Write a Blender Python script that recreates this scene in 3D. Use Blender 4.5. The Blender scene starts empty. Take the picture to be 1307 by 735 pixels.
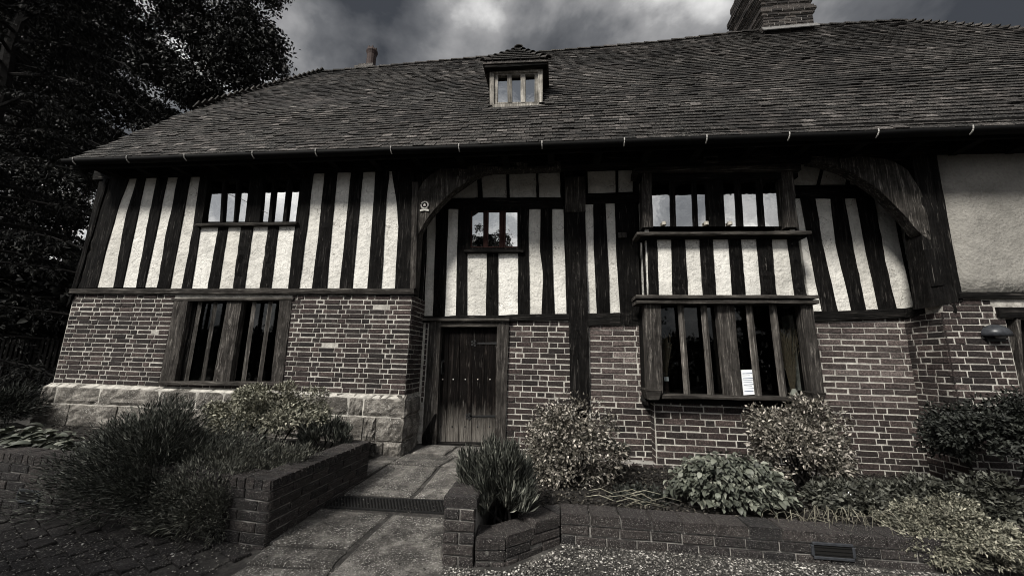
import bpy, math, random
import numpy as np
from mathutils import Vector, Matrix
random.seed(7); rng = np.random.default_rng(7)
SC = bpy.context.scene
COL = SC.collection
# ------------------------------------------------------------------ camera
PHW, PHH = 1307.0, 735.0
CAM = np.array([0.42150, -4.86256, 1.13745]); YAW, PITCH, ROLL, FPX = -0.11650, 0.18600, 0.02330, 487.2401
def cam_axes():
    f = np.array([math.sin(YAW)*math.cos(PITCH), math.cos(YAW)*math.cos(PITCH), math.sin(PITCH)])
    r = np.array([math.cos(YAW), -math.sin(YAW), 0.0]); u = np.cross(r, f)
    c, s = math.cos(ROLL), math.sin(ROLL)
    return c*r+s*u, -s*r+c*u, f
CR, CU, CF = cam_axes()
cd = bpy.data.cameras.new('camera'); cam = bpy.data.objects.new('camera', cd); COL.objects.link(cam)
cd.sensor_fit = 'HORIZONTAL'; cd.sensor_width = 36.0; cd.lens = FPX/PHW*36.0
cd.clip_start = 0.05; cd.clip_end = 600.0
M = Matrix(((CR[0], CU[0], -CF[0], CAM[0]), (CR[1], CU[1], -CF[1], CAM[1]), (CR[2], CU[2], -CF[2], CAM[2]), (0, 0, 0, 1)))
cam.matrix_world = M
SC.camera = cam
# ------------------------------------------------------------------ light
SUN_EL, SUN_AZ = math.radians(43), math.radians(-30)      # azimuth measured from the camera's back (-Y), negative = towards -X
sd = Vector((math.sin(SUN_AZ)*math.cos(SUN_EL), -math.cos(SUN_AZ)*math.cos(SUN_EL), math.sin(SUN_EL)))
sl = bpy.data.lights.new('sun', 'SUN'); sun = bpy.data.objects.new('sun', sl); COL.objects.link(sun)
sl.energy = 3.7; sl.angle = math.radians(13); sl.color = (1.0, 0.965, 0.90)
sun.rotation_euler = sd.to_track_quat('Z', 'Y').to_euler()
sun.location = (0, -8, 12)
SC.view_settings.view_transform = 'Standard'; SC.view_settings.look = 'None'
SC.view_settings.gamma = 1.0; SC.view_settings.exposure = 0.62; SC.view_settings.use_curve_mapping = False
SC.render.engine = 'CYCLES'
SC.cycles.pixel_filter_type = 'BLACKMAN_HARRIS'; SC.cycles.filter_width = 1.0; SC.cycles.max_bounces = 6; SC.cycles.transparent_max_bounces = 16
W = bpy.data.worlds.new('World'); SC.world = W; W.use_nodes = True
nt = W.node_tree; nt.nodes.clear()
def wn(t, **k):
    n = nt.nodes.new(t)
    for a, b in k.items(): setattr(n, a, b)
    return n
sky = wn('ShaderNodeTexSky'); sky.sky_type = 'NISHITA'; sky.sun_disc = False
sky.sun_elevation = SUN_EL; sky.sun_rotation = math.atan2(sd.x, sd.y)
tc = wn('ShaderNodeTexCoord'); mp = wn('ShaderNodeMapping'); mp.inputs['Scale'].default_value = (1, 1, 1.5); mp.inputs['Location'].default_value = (1.68636, 2.58946, 2.81346)
nt.links.new(tc.outputs['Generated'], mp.inputs['Vector'])
n1 = wn('ShaderNodeTexNoise'); n1.inputs['Scale'].default_value = 2.8; n1.inputs['Detail'].default_value = 9; n1.inputs['Roughness'].default_value = 0.52; n1.inputs['Distortion'].default_value = 0.12
n2 = wn('ShaderNodeTexNoise'); n2.inputs['Scale'].default_value = 1.3; n2.inputs['Detail'].default_value = 5; n2.inputs['Distortion'].default_value = 0.3
nt.links.new(mp.outputs[0], n1.inputs['Vector']); nt.links.new(mp.outputs[0], n2.inputs['Vector'])
cr = wn('ShaderNodeValToRGB')
e = cr.color_ramp.elements; e[0].position = 0.36; e[0].color = (0.42, 0.46, 0.54, 1); e[1].position = 0.66; e[1].color = (7.6, 7.55, 7.45, 1)
m_ = cr.color_ramp.elements.new(0.46); m_.color = (1.15, 1.19, 1.28, 1)
m_ = cr.color_ramp.elements.new(0.55); m_.color = (2.7, 2.7, 2.75, 1)
nt.links.new(n1.outputs['Fac'], cr.inputs['Fac'])
r2 = wn('ShaderNodeMapRange'); r2.inputs[1].default_value = 0.3; r2.inputs[2].default_value = 0.62; r2.inputs[3].default_value = 0.92; r2.inputs[4].default_value = 1.0
nt.links.new(n2.outputs['Fac'], r2.inputs[0])
mx = wn('ShaderNodeMix', data_type='RGBA')
dim = wn('ShaderNodeMix', data_type='RGBA', blend_type='MULTIPLY'); dim.inputs[0].default_value = 1.0; dim.inputs[7].default_value = (0.28, 0.28, 0.28, 1)
nt.links.new(sky.outputs[0], dim.inputs[6])
nt.links.new(r2.outputs[0], mx.inputs[0]); nt.links.new(dim.outputs[2], mx.inputs[6]); nt.links.new(cr.outputs[0], mx.inputs[7])
vd = wn('ShaderNodeVectorMath', operation='DOT_PRODUCT'); vd.inputs[1].default_value = tuple(sd); nt.links.new(tc.outputs['Generated'], vd.inputs[0])
gl_ = wn('ShaderNodeMapRange'); gl_.interpolation_type = 'SMOOTHSTEP'; gl_.inputs[1].default_value = 0.25; gl_.inputs[2].default_value = 1.0; gl_.inputs[3].default_value = 1.0; gl_.inputs[4].default_value = 4.0
nt.links.new(vd.outputs['Value'], gl_.inputs[0])
gm = wn('ShaderNodeVectorMath', operation='SCALE'); nt.links.new(mx.outputs[2], gm.inputs[0]); nt.links.new(gl_.outputs[0], gm.inputs['Scale'])
bg = wn('ShaderNodeBackground'); bg.inputs['Strength'].default_value = 0.085
nt.links.new(gm.outputs[0], bg.inputs['Color'])
wo = wn('ShaderNodeOutputWorld'); nt.links.new(bg.outputs[0], wo.inputs['Surface'])

# ------------------------------------------------------------------ pixel -> place
def ray(x, y): return CF + CR*((x-PHW/2)/FPX) - CU*((y-PHH/2)/FPX)
def at(x, y, Y):
    d = ray(x, y); return CAM + d*((Y-CAM[1])/d[1])
def atz(x, y, z):
    d = ray(x, y); return CAM + d*((z-CAM[2])/d[2])
def gz(Y):
    if Y < -4: return -0.34
    return -0.06+0.07*Y if Y < 0 else -0.06+0.1*min(Y, .5)
def ong(x, y):
    z = -.2
    for i in range(25):
        q = atz(x, y, z); z = gz(q[1])
    return np.array([q[0], q[1], z])
def depth(p): return float((np.asarray(p)-CAM) @ CF)

# ------------------------------------------------------------------ materials
def newmat(name):
    m = bpy.data.materials.new(name); m.use_nodes = True
    t = m.node_tree; b = t.nodes['Principled BSDF']
    b.inputs['Specular IOR Level'].default_value = 0.25
    return m, t, b
def node(t, k, **kw):
    n = t.nodes.new(k)
    for a, b in kw.items(): setattr(n, a, b)
    return n
def position(t, scale=(1, 1, 1)):
    g = node(t, 'ShaderNodeNewGeometry'); mp = node(t, 'ShaderNodeMapping'); mp.inputs['Scale'].default_value = scale
    t.links.new(g.outputs['Position'], mp.inputs['Vector']); return mp.outputs[0]
def noise(t, vec, scale, detail=5, rough=0.6, dist=0.0):
    n = node(t, 'ShaderNodeTexNoise'); n.inputs['Scale'].default_value = scale; n.inputs['Detail'].default_value = detail
    n.inputs['Roughness'].default_value = rough; n.inputs['Distortion'].default_value = dist
    t.links.new(vec, n.inputs['Vector']); return n.outputs['Fac']
def ramp(t, fac, stops, interp='LINEAR'):
    r = node(t, 'ShaderNodeValToRGB'); el = r.color_ramp.elements; r.color_ramp.interpolation = interp
    while len(el) < len(stops): el.new(0.5)
    for e_, (p, c) in zip(el, stops):
        e_.position = p; e_.color = (c[0], c[1], c[2], 1) if isinstance(c, (tuple, list)) else (c, c, c, 1)
    t.links.new(fac, r.inputs['Fac']); return r.outputs['Color']
def mixc(t, fac, a, b, blend='MIX'):
    m = node(t, 'ShaderNodeMix', data_type='RGBA', blend_type=blend)
    if isinstance(fac, (int, float)): m.inputs[0].default_value = fac
    else: t.links.new(fac, m.inputs[0])
    for s, v in ((6, a), (7, b)):
        if isinstance(v, tuple): m.inputs[s].default_value = (v[0], v[1], v[2], 1)
        else: t.links.new(v, m.inputs[s])
    return m.outputs[2]
def math_(t, op, a, b=None):
    m = node(t, 'ShaderNodeMath', operation=op)
    for i, v in enumerate((a, b)):
        if v is None: continue
        if isinstance(v, (int, float)): m.inputs[i].default_value = v
        else: t.links.new(v, m.inputs[i])
    return m.outputs[0]
def bump(t, b, h, strength=0.5, dist=0.01):
    n = node(t, 'ShaderNodeBump'); n.inputs['Strength'].default_value = strength; n.inputs['Distance'].default_value = dist
    t.links.new(h, n.inputs['Height']); t.links.new(n.outputs[0], b.inputs['Normal'])
def rand_id(t):
    o = node(t, 'ShaderNodeObjectInfo'); g = node(t, 'ShaderNodeNewGeometry')
    s = math_(t, 'ADD', math_(t, 'MULTIPLY', o.outputs['Random'], 7.31), g.outputs['Random Per Island'])
    return math_(t, 'FRACT', s)

def brick_mat(name, stops, smear=0.685, smear_col=(0.42, 0.39, 0.35), bright=1.0, speck=(0.30, 0.28, 0.25), speck_at=0.70):
    m, t, b = newmat(name)
    base = ramp(t, rand_id(t), stops)
    p = position(t)
    f1 = noise(t, p, 55, 6, 0.7)
    c = mixc(t, 1.0, base, ramp(t, f1, [(0.34, 0.35), (0.5, 0.95), (0.66, 2.3)]), 'MULTIPLY')
    f2 = noise(t, p, 11, 8, 0.72)
    c = mixc(t, ramp(t, f2, [(smear, 0.0), (smear+0.07, 0.8)]), c, smear_col)
    f3 = noise(t, p, 160, 3, 0.6)
    c = mixc(t, ramp(t, f3, [(speck_at, 0.0), (speck_at+0.06, 0.55)]), c, speck)
    t.links.new(c, b.inputs['Base Color']); b.inputs['Roughness'].default_value = 0.9
    bump(t, b, math_(t, 'ADD', f1, math_(t, 'MULTIPLY', f3, 0.5)), 0.9, 0.012)
    return m
M_brick = brick_mat('old_brick', [(0, (0.014, 0.0115, 0.011)), (0.25, (0.024, 0.0182, 0.0170)), (0.5, (0.035, 0.0255, 0.0236)), (0.72, (0.020, 0.0162, 0.0155)), (0.9, (0.060, 0.045, 0.041)), (1, (0.011, 0.0095, 0.0093))])
M_brick_pale = brick_mat('pale_old_brick', [(0, (0.034, 0.027, 0.0255)), (0.3, (0.056, 0.043, 0.040)), (0.6, (0.085, 0.068, 0.063)), (0.8, (0.030, 0.0235, 0.022)), (1, (0.13, 0.108, 0.100))])
M_brick_garden = brick_mat('garden_wall_brick', [(0, (0.012, 0.011, 0.011)), (0.4, (0.021, 0.018, 0.0175)), (0.75, (0.033, 0.028, 0.026)), (1, (0.016, 0.014, 0.0135))], smear=0.64, smear_col=(0.12, 0.115, 0.105), speck=(0.44, 0.425, 0.395), speck_at=0.60)
M_chim = brick_mat('sooty_brick', [(0, (0.012, 0.011, 0.0105)), (0.5, (0.030, 0.026, 0.024)), (1, (0.055, 0.048, 0.043))])
def mortar_mat(name, c0, c1):
    m, t, b = newmat(name); p = position(t)
    f = noise(t, p, 9, 9, 0.78); g = noise(t, p, 120, 5, 0.7)
    t.links.new(mixc(t, 1.0, ramp(t, f, [(0.3, c0), (0.62, c1)]), ramp(t, g, [(0.3, 0.65), (0.65, 1.1)]), 'MULTIPLY'), b.inputs['Base Color'])
    b.inputs['Roughness'].default_value = 0.95; bump(t, b, math_(t, 'ADD', f, g), 0.8, 0.01); return m
M_mortar = mortar_mat('lime_mortar', (0.13, 0.122, 0.11), (0.56, 0.535, 0.485))
M_mortar_garden = mortar_mat('weathered_mortar', (0.08, 0.075, 0.07), (0.42, 0.40, 0.37))
def plaster_mat(name, c_lo, c_hi):
    m, t, b = newmat(name); p = position(t)
    f = noise(t, p, 2.2, 7, 0.62, 0.4); g = noise(t, p, 30, 5, 0.6); k = noise(t, position(t, (26, 26, 3)), 1.0, 6, 0.6)
    c = ramp(t, f, [(0.30, c_lo), (0.62, c_hi)])
    c = mixc(t, 1.0, c, ramp(t, g, [(0.28, 0.80), (0.55, 1.02)]), 'MULTIPLY')
    c = mixc(t, ramp(t, k, [(0.64, 0.0), (0.78, 0.35)]), c, (0.34, 0.32, 0.28))
    sp = noise(t, p, 75, 3, 0.6)
    c = mixc(t, ramp(t, sp, [(0.74, 0.0), (0.78, 0.5)]), c, (0.20, 0.18, 0.15))
    c = mixc(t, 1.0, c, ramp(t, rand_id(t), [(0, (0.84, 0.83, 0.81)), (1, (1.06, 1.06, 1.06))]), 'MULTIPLY')
    st = noise(t, position(t, (48, 48, 1.6)), 1.0, 5, 0.65)
    c = mixc(t, ramp(t, st, [(0.57, 0.0), (0.72, 0.6)]), c, (0.27, 0.255, 0.228))
    vo = node(t, 'ShaderNodeTexVoronoi', feature='DISTANCE_TO_EDGE'); vo.inputs['Scale'].default_value = 5.5
    wv = node(t, 'ShaderNodeVectorMath', operation='ADD'); ns_ = node(t, 'ShaderNodeTexNoise'); ns_.inputs['Scale'].default_value = 9; t.links.new(p, ns_.inputs['Vector'])
    sc_ = node(t, 'ShaderNodeVectorMath', operation='SCALE'); sc_.inputs['Scale'].default_value = 0.16; t.links.new(ns_.outputs['Color'], sc_.inputs[0]); t.links.new(p, wv.inputs[0]); t.links.new(sc_.outputs[0], wv.inputs[1]); t.links.new(wv.outputs[0], vo.inputs['Vector'])
    crk = math_(t, 'MULTIPLY', ramp(t, vo.outputs['Distance'], [(0.004, 1.0), (0.018, 0.0)]), ramp(t, noise(t, p, 2.6, 3), [(0.47, 0.0), (0.55, 0.75)]))
    c = mixc(t, crk, c, (0.14, 0.13, 0.115))
    t.links.new(c, b.inputs['Base Color']); b.inputs['Roughness'].default_value = 0.92
    bump(t, b, math_(t, 'ADD', g, math_(t, 'MULTIPLY', noise(t, p, 7, 4), 2.0)), 0.6, 0.024); return m
M_plaster = plaster_mat('limewash_plaster', (0.46, 0.45, 0.42), (0.66, 0.645, 0.605))
M_plaster_dim = plaster_mat('dimmed_plaster', (0.16, 0.153, 0.139), (0.23, 0.22, 0.20))  # plaster colour darkened to imitate the vignette at the right end
def timber_mat(name, dark, mid, pale, axis='Z', pale_at=0.66, gloss=0.8):
    m, t, b = newmat(name)
    sc = {'Z': (38, 38, 2.2), 'X': (2.2, 38, 38), 'Y': (38, 2.2, 38)}[axis]
    g = noise(t, position(t, sc), 1.0, 8, 0.72, 0.6)
    blot = noise(t, position(t), 5, 6, 0.65)
    c = ramp(t, g, [(0.30, dark), (0.55, mid), (pale_at, pale)])
    c = mixc(t, 1.0, c, ramp(t, blot, [(0.30, 0.5), (0.68, 1.5)]), 'MULTIPLY')
    fl = noise(t, position(t, tuple(v*1.6 for v in sc)), 1.0, 4, 0.5)
    c = mixc(t, ramp(t, fl, [(0.65, 0.0), (0.72, 0.45)]), c, (0.13, 0.12, 0.108))
    rid = rand_id(t)
    c = mixc(t, 1.0, c, ramp(t, rid, [(0, 0.7), (1, 1.3)]), 'MULTIPLY')
    t.links.new(c, b.inputs['Base Color']); b.inputs['Roughness'].default_value = gloss; b.inputs['Specular IOR Level'].default_value = 0.07
    bump(t, b, g, 1.0, 0.03); return m
M_tim_v = timber_mat('black_oak_upright', (0.0015, 0.0015, 0.0015), (0.0055, 0.005, 0.0047), (0.028, 0.026, 0.024))
M_tim_h = timber_mat('black_oak_lying', (0.002, 0.002, 0.002), (0.008, 0.0075, 0.007), (0.04, 0.036, 0.033), 'X')
M_tim_eave = timber_mat('black_oak_eaves', (0.002, 0.002, 0.002), (0.007, 0.0065, 0.006), (0.02, 0.018, 0.017), 'X')
M_oak_v = timber_mat('weathered_oak_upright', (0.007, 0.0065, 0.006), (0.042, 0.038, 0.0345), (0.165, 0.152, 0.137), 'Z', 0.67)
M_bar = timber_mat('pale_weathered_bar', (0.014, 0.013, 0.012), (0.085, 0.078, 0.070), (0.27, 0.25, 0.226), 'Z', 0.66)
M_oak_h = timber_mat('weathered_oak_lying', (0.008, 0.007, 0.0065), (0.042, 0.038, 0.034), (0.16, 0.148, 0.132), 'X', 0.68)
M_brace = timber_mat('curved_brace_oak', (0.006, 0.006, 0.005), (0.045, 0.041, 0.037), (0.20, 0.184, 0.165), 'Z', 0.66)
M_door = timber_mat('door_oak', (0.0012, 0.001, 0.001), (0.005, 0.004, 0.0036), (0.030, 0.0245, 0.0215), 'Z', 0.70)
# worn foot of the door: bare pale wood below the weather line
t = M_door.node_tree; b = t.nodes['Principled BSDF']; src = b.inputs['Base Color'].links[0].from_socket
sepz = node(t, 'ShaderNodeSeparateXYZ'); gg = node(t, 'ShaderNodeNewGeometry'); t.links.new(gg.outputs['Position'], sepz.inputs[0])
edge = math_(t, 'ADD', sepz.outputs['Z'], math_(t, 'MULTIPLY', noise(t, position(t, (22, 22, 1.6)), 1.0, 6, 0.75), 0.75))
foot = ramp(t, noise(t, position(t, (60, 60, 3)), 1.0, 6, 0.7), [(0.3, (0.03, 0.027, 0.024)), (0.52, (0.12, 0.11, 0.098)), (0.7, (0.24, 0.225, 0.20))])
t.links.new(mixc(t, ramp(t, edge, [(0.50, 0.9), (0.86, 0.0)]), src, foot), b.inputs['Base Color'])
M_red = timber_mat('red_painted_frame', (0.022, 0.012, 0.011), (0.055, 0.027, 0.024), (0.10, 0.06, 0.052), 'Z', 0.72)
M_pale_frame = timber_mat('pale_painted_frame', (0.06, 0.056, 0.05), (0.23, 0.215, 0.19), (0.42, 0.40, 0.37), 'Z', 0.70)

def stone_mat(name, c0, c1, c2, bs=0.9, speck=0):
    m, t, b = newmat(name); p = position(t)
    f = noise(t, p, 6, 10, 0.72); g = noise(t, p, 45, 6, 0.7); k = noise(t, position(t, (9, 9, 40)), 1.0, 6, 0.65)
    c = ramp(t, f, [(0.30, c0), (0.5, c1), (0.70, c2)])
    c = mixc(t, 1.0, c, ramp(t, math_(t, 'MULTIPLY', math_(t, 'ADD', g, k), 0.5), [(0.33, 0.40), (0.5, 1.0), (0.68, 1.55)]), 'MULTIPLY')
    c = mixc(t, 1.0, c, ramp(t, rand_id(t), [(0, 0.75), (1, 1.2)]), 'MULTIPLY')
    if speck:
        s1 = noise(t, p, 85, 4, 0.65); s2 = noise(t, p, 3.2, 4, 0.6)
        c = mixc(t, math_(t, 'MULTIPLY', ramp(t, s1, [(0.56, 0.0), (0.63, 0.9)]), ramp(t, s2, [(0.36, 0.15), (0.58, 1.0)])), c, (speck, speck*.96, speck*.89))
    t.links.new(c, b.inputs['Base Color']); b.inputs['Roughness'].default_value = 0.92
    bump(t, b, math_(t, 'ADD', f, math_(t, 'MULTIPLY', g, 0.6)), bs, 0.04); return m
M_stone = stone_mat('sandstone', (0.034, 0.031, 0.027), (0.105, 0.096, 0.085), (0.30, 0.28, 0.25), 1.0, .42)
M_flag = stone_mat('flagstone', (0.026, 0.024, 0.0225), (0.085, 0.079, 0.072), (0.24, 0.226, 0.205), 1.0, .52)
M_paver = stone_mat('clay_paver', (0.009, 0.008, 0.008), (0.018, 0.016, 0.0155), (0.038, 0.034, 0.032), 0.8, .16)
M_soil = stone_mat('soil', (0.008, 0.007, 0.006), (0.016, 0.014, 0.012), (0.04, 0.035, 0.03), 1.0)
M_ground = stone_mat('gravel_ground', (0.020, 0.019, 0.018), (0.042, 0.039, 0.036), (0.09, 0.085, 0.078), 1.0)
def tile_mat():
    m, t, b = newmat('clay_roof_tile'); p = position(t)
    c = ramp(t, rand_id(t), [(0, (0.005, 0.0045, 0.0042)), (0.35, (0.010, 0.0088, 0.008)), (0.7, (0.016, 0.0139, 0.0126)), (0.92, (0.030, 0.0262, 0.024)), (1, (0.075, 0.068, 0.063))])
    f = noise(t, p, 34, 8, 0.8); k = noise(t, p, 1.1, 5, 0.6)
    c = mixc(t, 1.0, c, ramp(t, f, [(0.38, 0.15), (0.5, 0.9), (0.62, 3.0)]), 'MULTIPLY')
    c = mixc(t, 1.0, c, ramp(t, noise(t, p, 0.75, 4, 0.6, 0.5), [(0.36, 0.55), (0.64, 1.6)]), 'MULTIPLY')
    c = mixc(t, math_(t, 'MULTIPLY', ramp(t, noise(t, position(t, (55, 90, 90)), 1.0, 4, 0.7), [(0.55, 0.0), (0.61, 0.9)]), ramp(t, k, [(0.38, 0.2), (0.62, 1.0)])), c, (0.20, 0.19, 0.172))
    t.links.new(c, b.inputs['Base Color']); b.inputs['Roughness'].default_value = 0.85
    bump(t, b, f, 0.9, 0.012); return m
M_tile = tile_mat()
def flat(name, c, rough=0.6, metal=0.0, nz=None):
    m, t, b = newmat(name)
    if nz:
        f = noise(t, position(t), nz, 5, 0.65)
        t.links.new(mixc(t, 1.0, tuple(c), ramp(t, f, [(0.3, 0.6), (0.7, 1.4)]), 'MULTIPLY'), b.inputs['Base Color']); bump(t, b, f, 0.3, 0.004)
    else: b.inputs['Base Color'].default_value = (*c, 1)
    b.inputs['Roughness'].default_value = rough; b.inputs['Metallic'].default_value = metal; return m
M_iron = flat('black_iron', (0.012, 0.012, 0.012), 0.5, 0.0, 60)
M_gutter = flat('black_gutter', (0.003, 0.003, 0.003), 0.7, 0, 20); M_gutter.node_tree.nodes['Principled BSDF'].inputs['Specular IOR Level'].default_value = 0.08
M_bracket = flat('pale_bracket', (0.34, 0.33, 0.31), 0.6, 0, 50)
M_lead = flat('lead_flashing', (0.13, 0.127, 0.122), 0.6, 0, 25)
M_dark = flat('dark_interior', (0.006, 0.0055, 0.005), 0.9)
M_lamp = flat('grey_lamp_cover', (0.030, 0.032, 0.036), 0.35, 0, 30)
M_paper = flat('white_paper', (0.80, 0.81, 0.82), 0.8)
M_ink = flat('blue_grey_print', (0.10, 0.13, 0.19), 0.8)
M_plaque = flat('pale_metal_plaque', (0.42, 0.41, 0.38), 0.5, 0, 90)
M_twig = flat('dry_twig', (0.12, 0.092, 0.062), 0.8, 0, 40)
M_bark = stone_mat('bark', (0.003, 0.0027, 0.0025), (0.008, 0.007, 0.0065), (0.02, 0.018, 0.016))
M_terracotta = flat('terracotta', (0.034, 0.022, 0.019), 0.8, 0, 20)
M_wax = flat('cream_wax', (0.62, 0.58, 0.5), 0.6)
def glass_mat(name, refl):
    m = bpy.data.materials.new(name); m.use_nodes = True; t = m.node_tree; t.nodes.clear()
    o = node(t, 'ShaderNodeOutputMaterial'); mx = node(t, 'ShaderNodeMixShader'); tr = node(t, 'ShaderNodeBsdfTransparent'); gl = node(t, 'ShaderNodeBsdfGlossy')
    tr.inputs[0].default_value = (0.7, 0.72, 0.72, 1); gl.inputs['Roughness'].default_value = 0.015; gl.inputs['Color'].default_value = (0.80, 0.79, 0.76, 1); mx.inputs[0].default_value = refl
    n = noise(t, position(t), 3.5, 3, 0.5); bn = node(t, 'ShaderNodeBump'); bn.inputs['Strength'].default_value = 0.10; bn.inputs['Distance'].default_value = 0.02
    t.links.new(n, bn.inputs['Height']); t.links.new(bn.outputs[0], gl.inputs['Normal'])
    t.links.new(tr.outputs[0], mx.inputs[1]); t.links.new(gl.outputs[0], mx.inputs[2]); t.links.new(mx.outputs[0], o.inputs[0]); return m
M_glass = glass_mat('old_reflective_glass', 0.64)
M_glass_low = glass_mat('dim_window_glass', 0.04)
def leaf_mat(name, stops, rough=0.6):
    m, t, b = newmat(name)
    c = ramp(t, rand_id(t), stops)
    f = noise(t, position(t), 9, 4, 0.6)
    c = mixc(t, 1.0, c, ramp(t, f, [(0.3, 0.6), (0.7, 1.4)]), 'MULTIPLY')
    t.links.new(c, b.inputs['Base Color']); b.inputs['Roughness'].default_value = rough; return m
M_lav = leaf_mat('lavender_leaf', [(0, (0.026, 0.028, 0.024)), (0.6, (0.075, 0.079, 0.066)), (0.88, (0.16, 0.166, 0.142)), (1, (0.28, 0.285, 0.245))])
M_lavp = leaf_mat('pale_lavender_leaf', [(0, (0.03, 0.032, 0.027)), (0.6, (0.08, 0.084, 0.071)), (0.9, (0.16, 0.165, 0.14)), (1, (0.26, 0.26, 0.22))])
M_ros = leaf_mat('rosemary_leaf', [(0, (0.032, 0.033, 0.027)), (0.6, (0.090, 0.091, 0.075)), (0.88, (0.19, 0.19, 0.158)), (1, (0.32, 0.32, 0.27))])
M_box = leaf_mat('pale_dome_leaf', [(0, (0.06, 0.06, 0.044)), (0.5, (0.16, 0.157, 0.118)), (1, (0.38, 0.365, 0.29))])
M_vari = leaf_mat('variegated_leaf', [(0, (0.030, 0.028, 0.022)), (0.45, (0.075, 0.068, 0.054)), (0.72, (0.19, 0.172, 0.145)), (1, (0.42, 0.385, 0.34))])
M_big = leaf_mat('broad_leaf', [(0, (0.030, 0.033, 0.026)), (0.6, (0.075, 0.081, 0.064)), (1, (0.185, 0.19, 0.155))], 0.5)
M_dkleaf = leaf_mat('dark_bush_leaf', [(0, (0.008, 0.009, 0.008)), (0.7, (0.019, 0.021, 0.017)), (1, (0.05, 0.053, 0.045))])
M_herb = leaf_mat('herb_leaf', [(0, (0.018, 0.0185, 0.015)), (0.6, (0.042, 0.043, 0.034)), (1, (0.12, 0.12, 0.10))])
M_dome = leaf_mat('small_dome_leaf', [(0, (0.045, 0.045, 0.034)), (0.5, (0.12, 0.117, 0.088)), (1, (0.30, 0.285, 0.225))])
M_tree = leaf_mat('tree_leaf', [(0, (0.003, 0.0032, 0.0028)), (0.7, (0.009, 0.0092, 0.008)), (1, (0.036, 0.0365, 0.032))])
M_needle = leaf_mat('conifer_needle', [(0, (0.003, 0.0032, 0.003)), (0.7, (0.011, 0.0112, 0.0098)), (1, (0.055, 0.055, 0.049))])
M_straw = leaf_mat('dry_grass', [(0, (0.07, 0.065, 0.048)), (1, (0.25, 0.235, 0.185))])
M_litter = leaf_mat('leaf_litter', [(0, (0.008, 0.0075, 0.007)), (0.6, (0.026, 0.023, 0.019)), (0.9, (0.06, 0.054, 0.045)), (1, (0.16, 0.145, 0.12))])
M_pebble = leaf_mat('pebble', [(0, (0.018, 0.017, 0.016)), (0.55, (0.07, 0.066, 0.06)), (0.85, (0.17, 0.16, 0.145)), (1, (0.45, 0.43, 0.40))], 0.85)

# ------------------------------------------------------------------ mesh helpers
class MB:
    def __init__(s): s.v = []; s.f = []
    def add(s, v, f):
        o = len(s.v); s.v += [tuple(map(float, q)) for q in v]; s.f += [tuple(i+o for i in q) for q in f]; return s
    def box(s, x0, x1, y0, y1, z0, z1):
        v = [(x0, y0, z0), (x1, y0, z0), (x1, y1, z0), (x0, y1, z0), (x0, y0, z1), (x1, y0, z1), (x1, y1, z1), (x0, y1, z1)]
        return s.add(v, [(0, 1, 5, 4), (1, 2, 6, 5), (2, 3, 7, 6), (3, 0, 4, 7), (4, 5, 6, 7), (3, 2, 1, 0)])
    def prism(s, pts, d):
        n = len(pts); d = np.asarray(d, float); v = [np.asarray(q, float) for q in pts]; v = v+[q+d for q in v]
        return s.add(v, [tuple(range(n)), tuple(range(2*n-1, n-1, -1))]+[(i, i+n, (i+1) % n+n, (i+1) % n) for i in range(n)])
    def pxprism(s, px, Y, th): return s.prism([at(x, y, Y) for x, y in px], (0, th, 0))
    def tube(s, path, rad, n=6):
        path = [np.asarray(q, float) for q in path]; rings = []
        if not isinstance(rad, (list, tuple)): rad = [rad]*len(path)
        o = len(s.v)
        for i, q in enumerate(path):
            t = path[min(i+1, len(path)-1)]-path[max(i-1, 0)]; t = t/(np.linalg.norm(t)+1e-9)
            a = np.cross(t, (0, 0, 1) if abs(t[2]) < 0.9 else (1, 0, 0)); a /= np.linalg.norm(a); b_ = np.cross(t, a)
            for k in range(n):
                an = 2*math.pi*k/n; s.v.append(tuple(q+rad[i]*(math.cos(an)*a+math.sin(an)*b_)))
        for i in range(len(path)-1):
            for k in range(n):
                s.f.append((o+i*n+k, o+i*n+(k+1) % n, o+(i+1)*n+(k+1) % n, o+(i+1)*n+k))
        s.f.append(tuple(o+k for k in range(n-1, -1, -1))); s.f.append(tuple(o+(len(path)-1)*n+k for k in range(n)))
        return s
    def mesh(s, name, mat, smooth=False):
        me = bpy.data.meshes.new(name); me.from_pydata(s.v, [], s.f); me.update()
        if mat: me.materials.append(mat)
        if smooth: me.polygons.foreach_set('use_smooth', [True]*len(me.polygons))
        return me
    def build(s, name, mat, parent=None, smooth=False, bevel=0.0):
        o = link(name, s.mesh(name, mat, smooth), parent)
        if bevel:
            m = o.modifiers.new('bevel', 'BEVEL'); m.width = bevel; m.segments = 1; m.limit_method = 'ANGLE'; m.angle_limit = 0.7
        return o
def link(name, me, parent=None):
    o = bpy.data.objects.new(name, me); COL.objects.link(o)
    if parent is not None:
        o.parent = parent
        if parent.type == 'EMPTY': o.matrix_parent_inverse = Matrix.Translation(-Vector(parent.location))
    return o
def thing(name, label, cat, loc, group=None):
    o = bpy.data.objects.new(name, None); COL.objects.link(o); o.location = tuple(map(float, loc)); o.empty_display_size = 0.2
    o['label'] = label; o['category'] = cat
    if group: o['group'] = group
    return o
def kind(o, k): o['kind'] = k; return o
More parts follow.
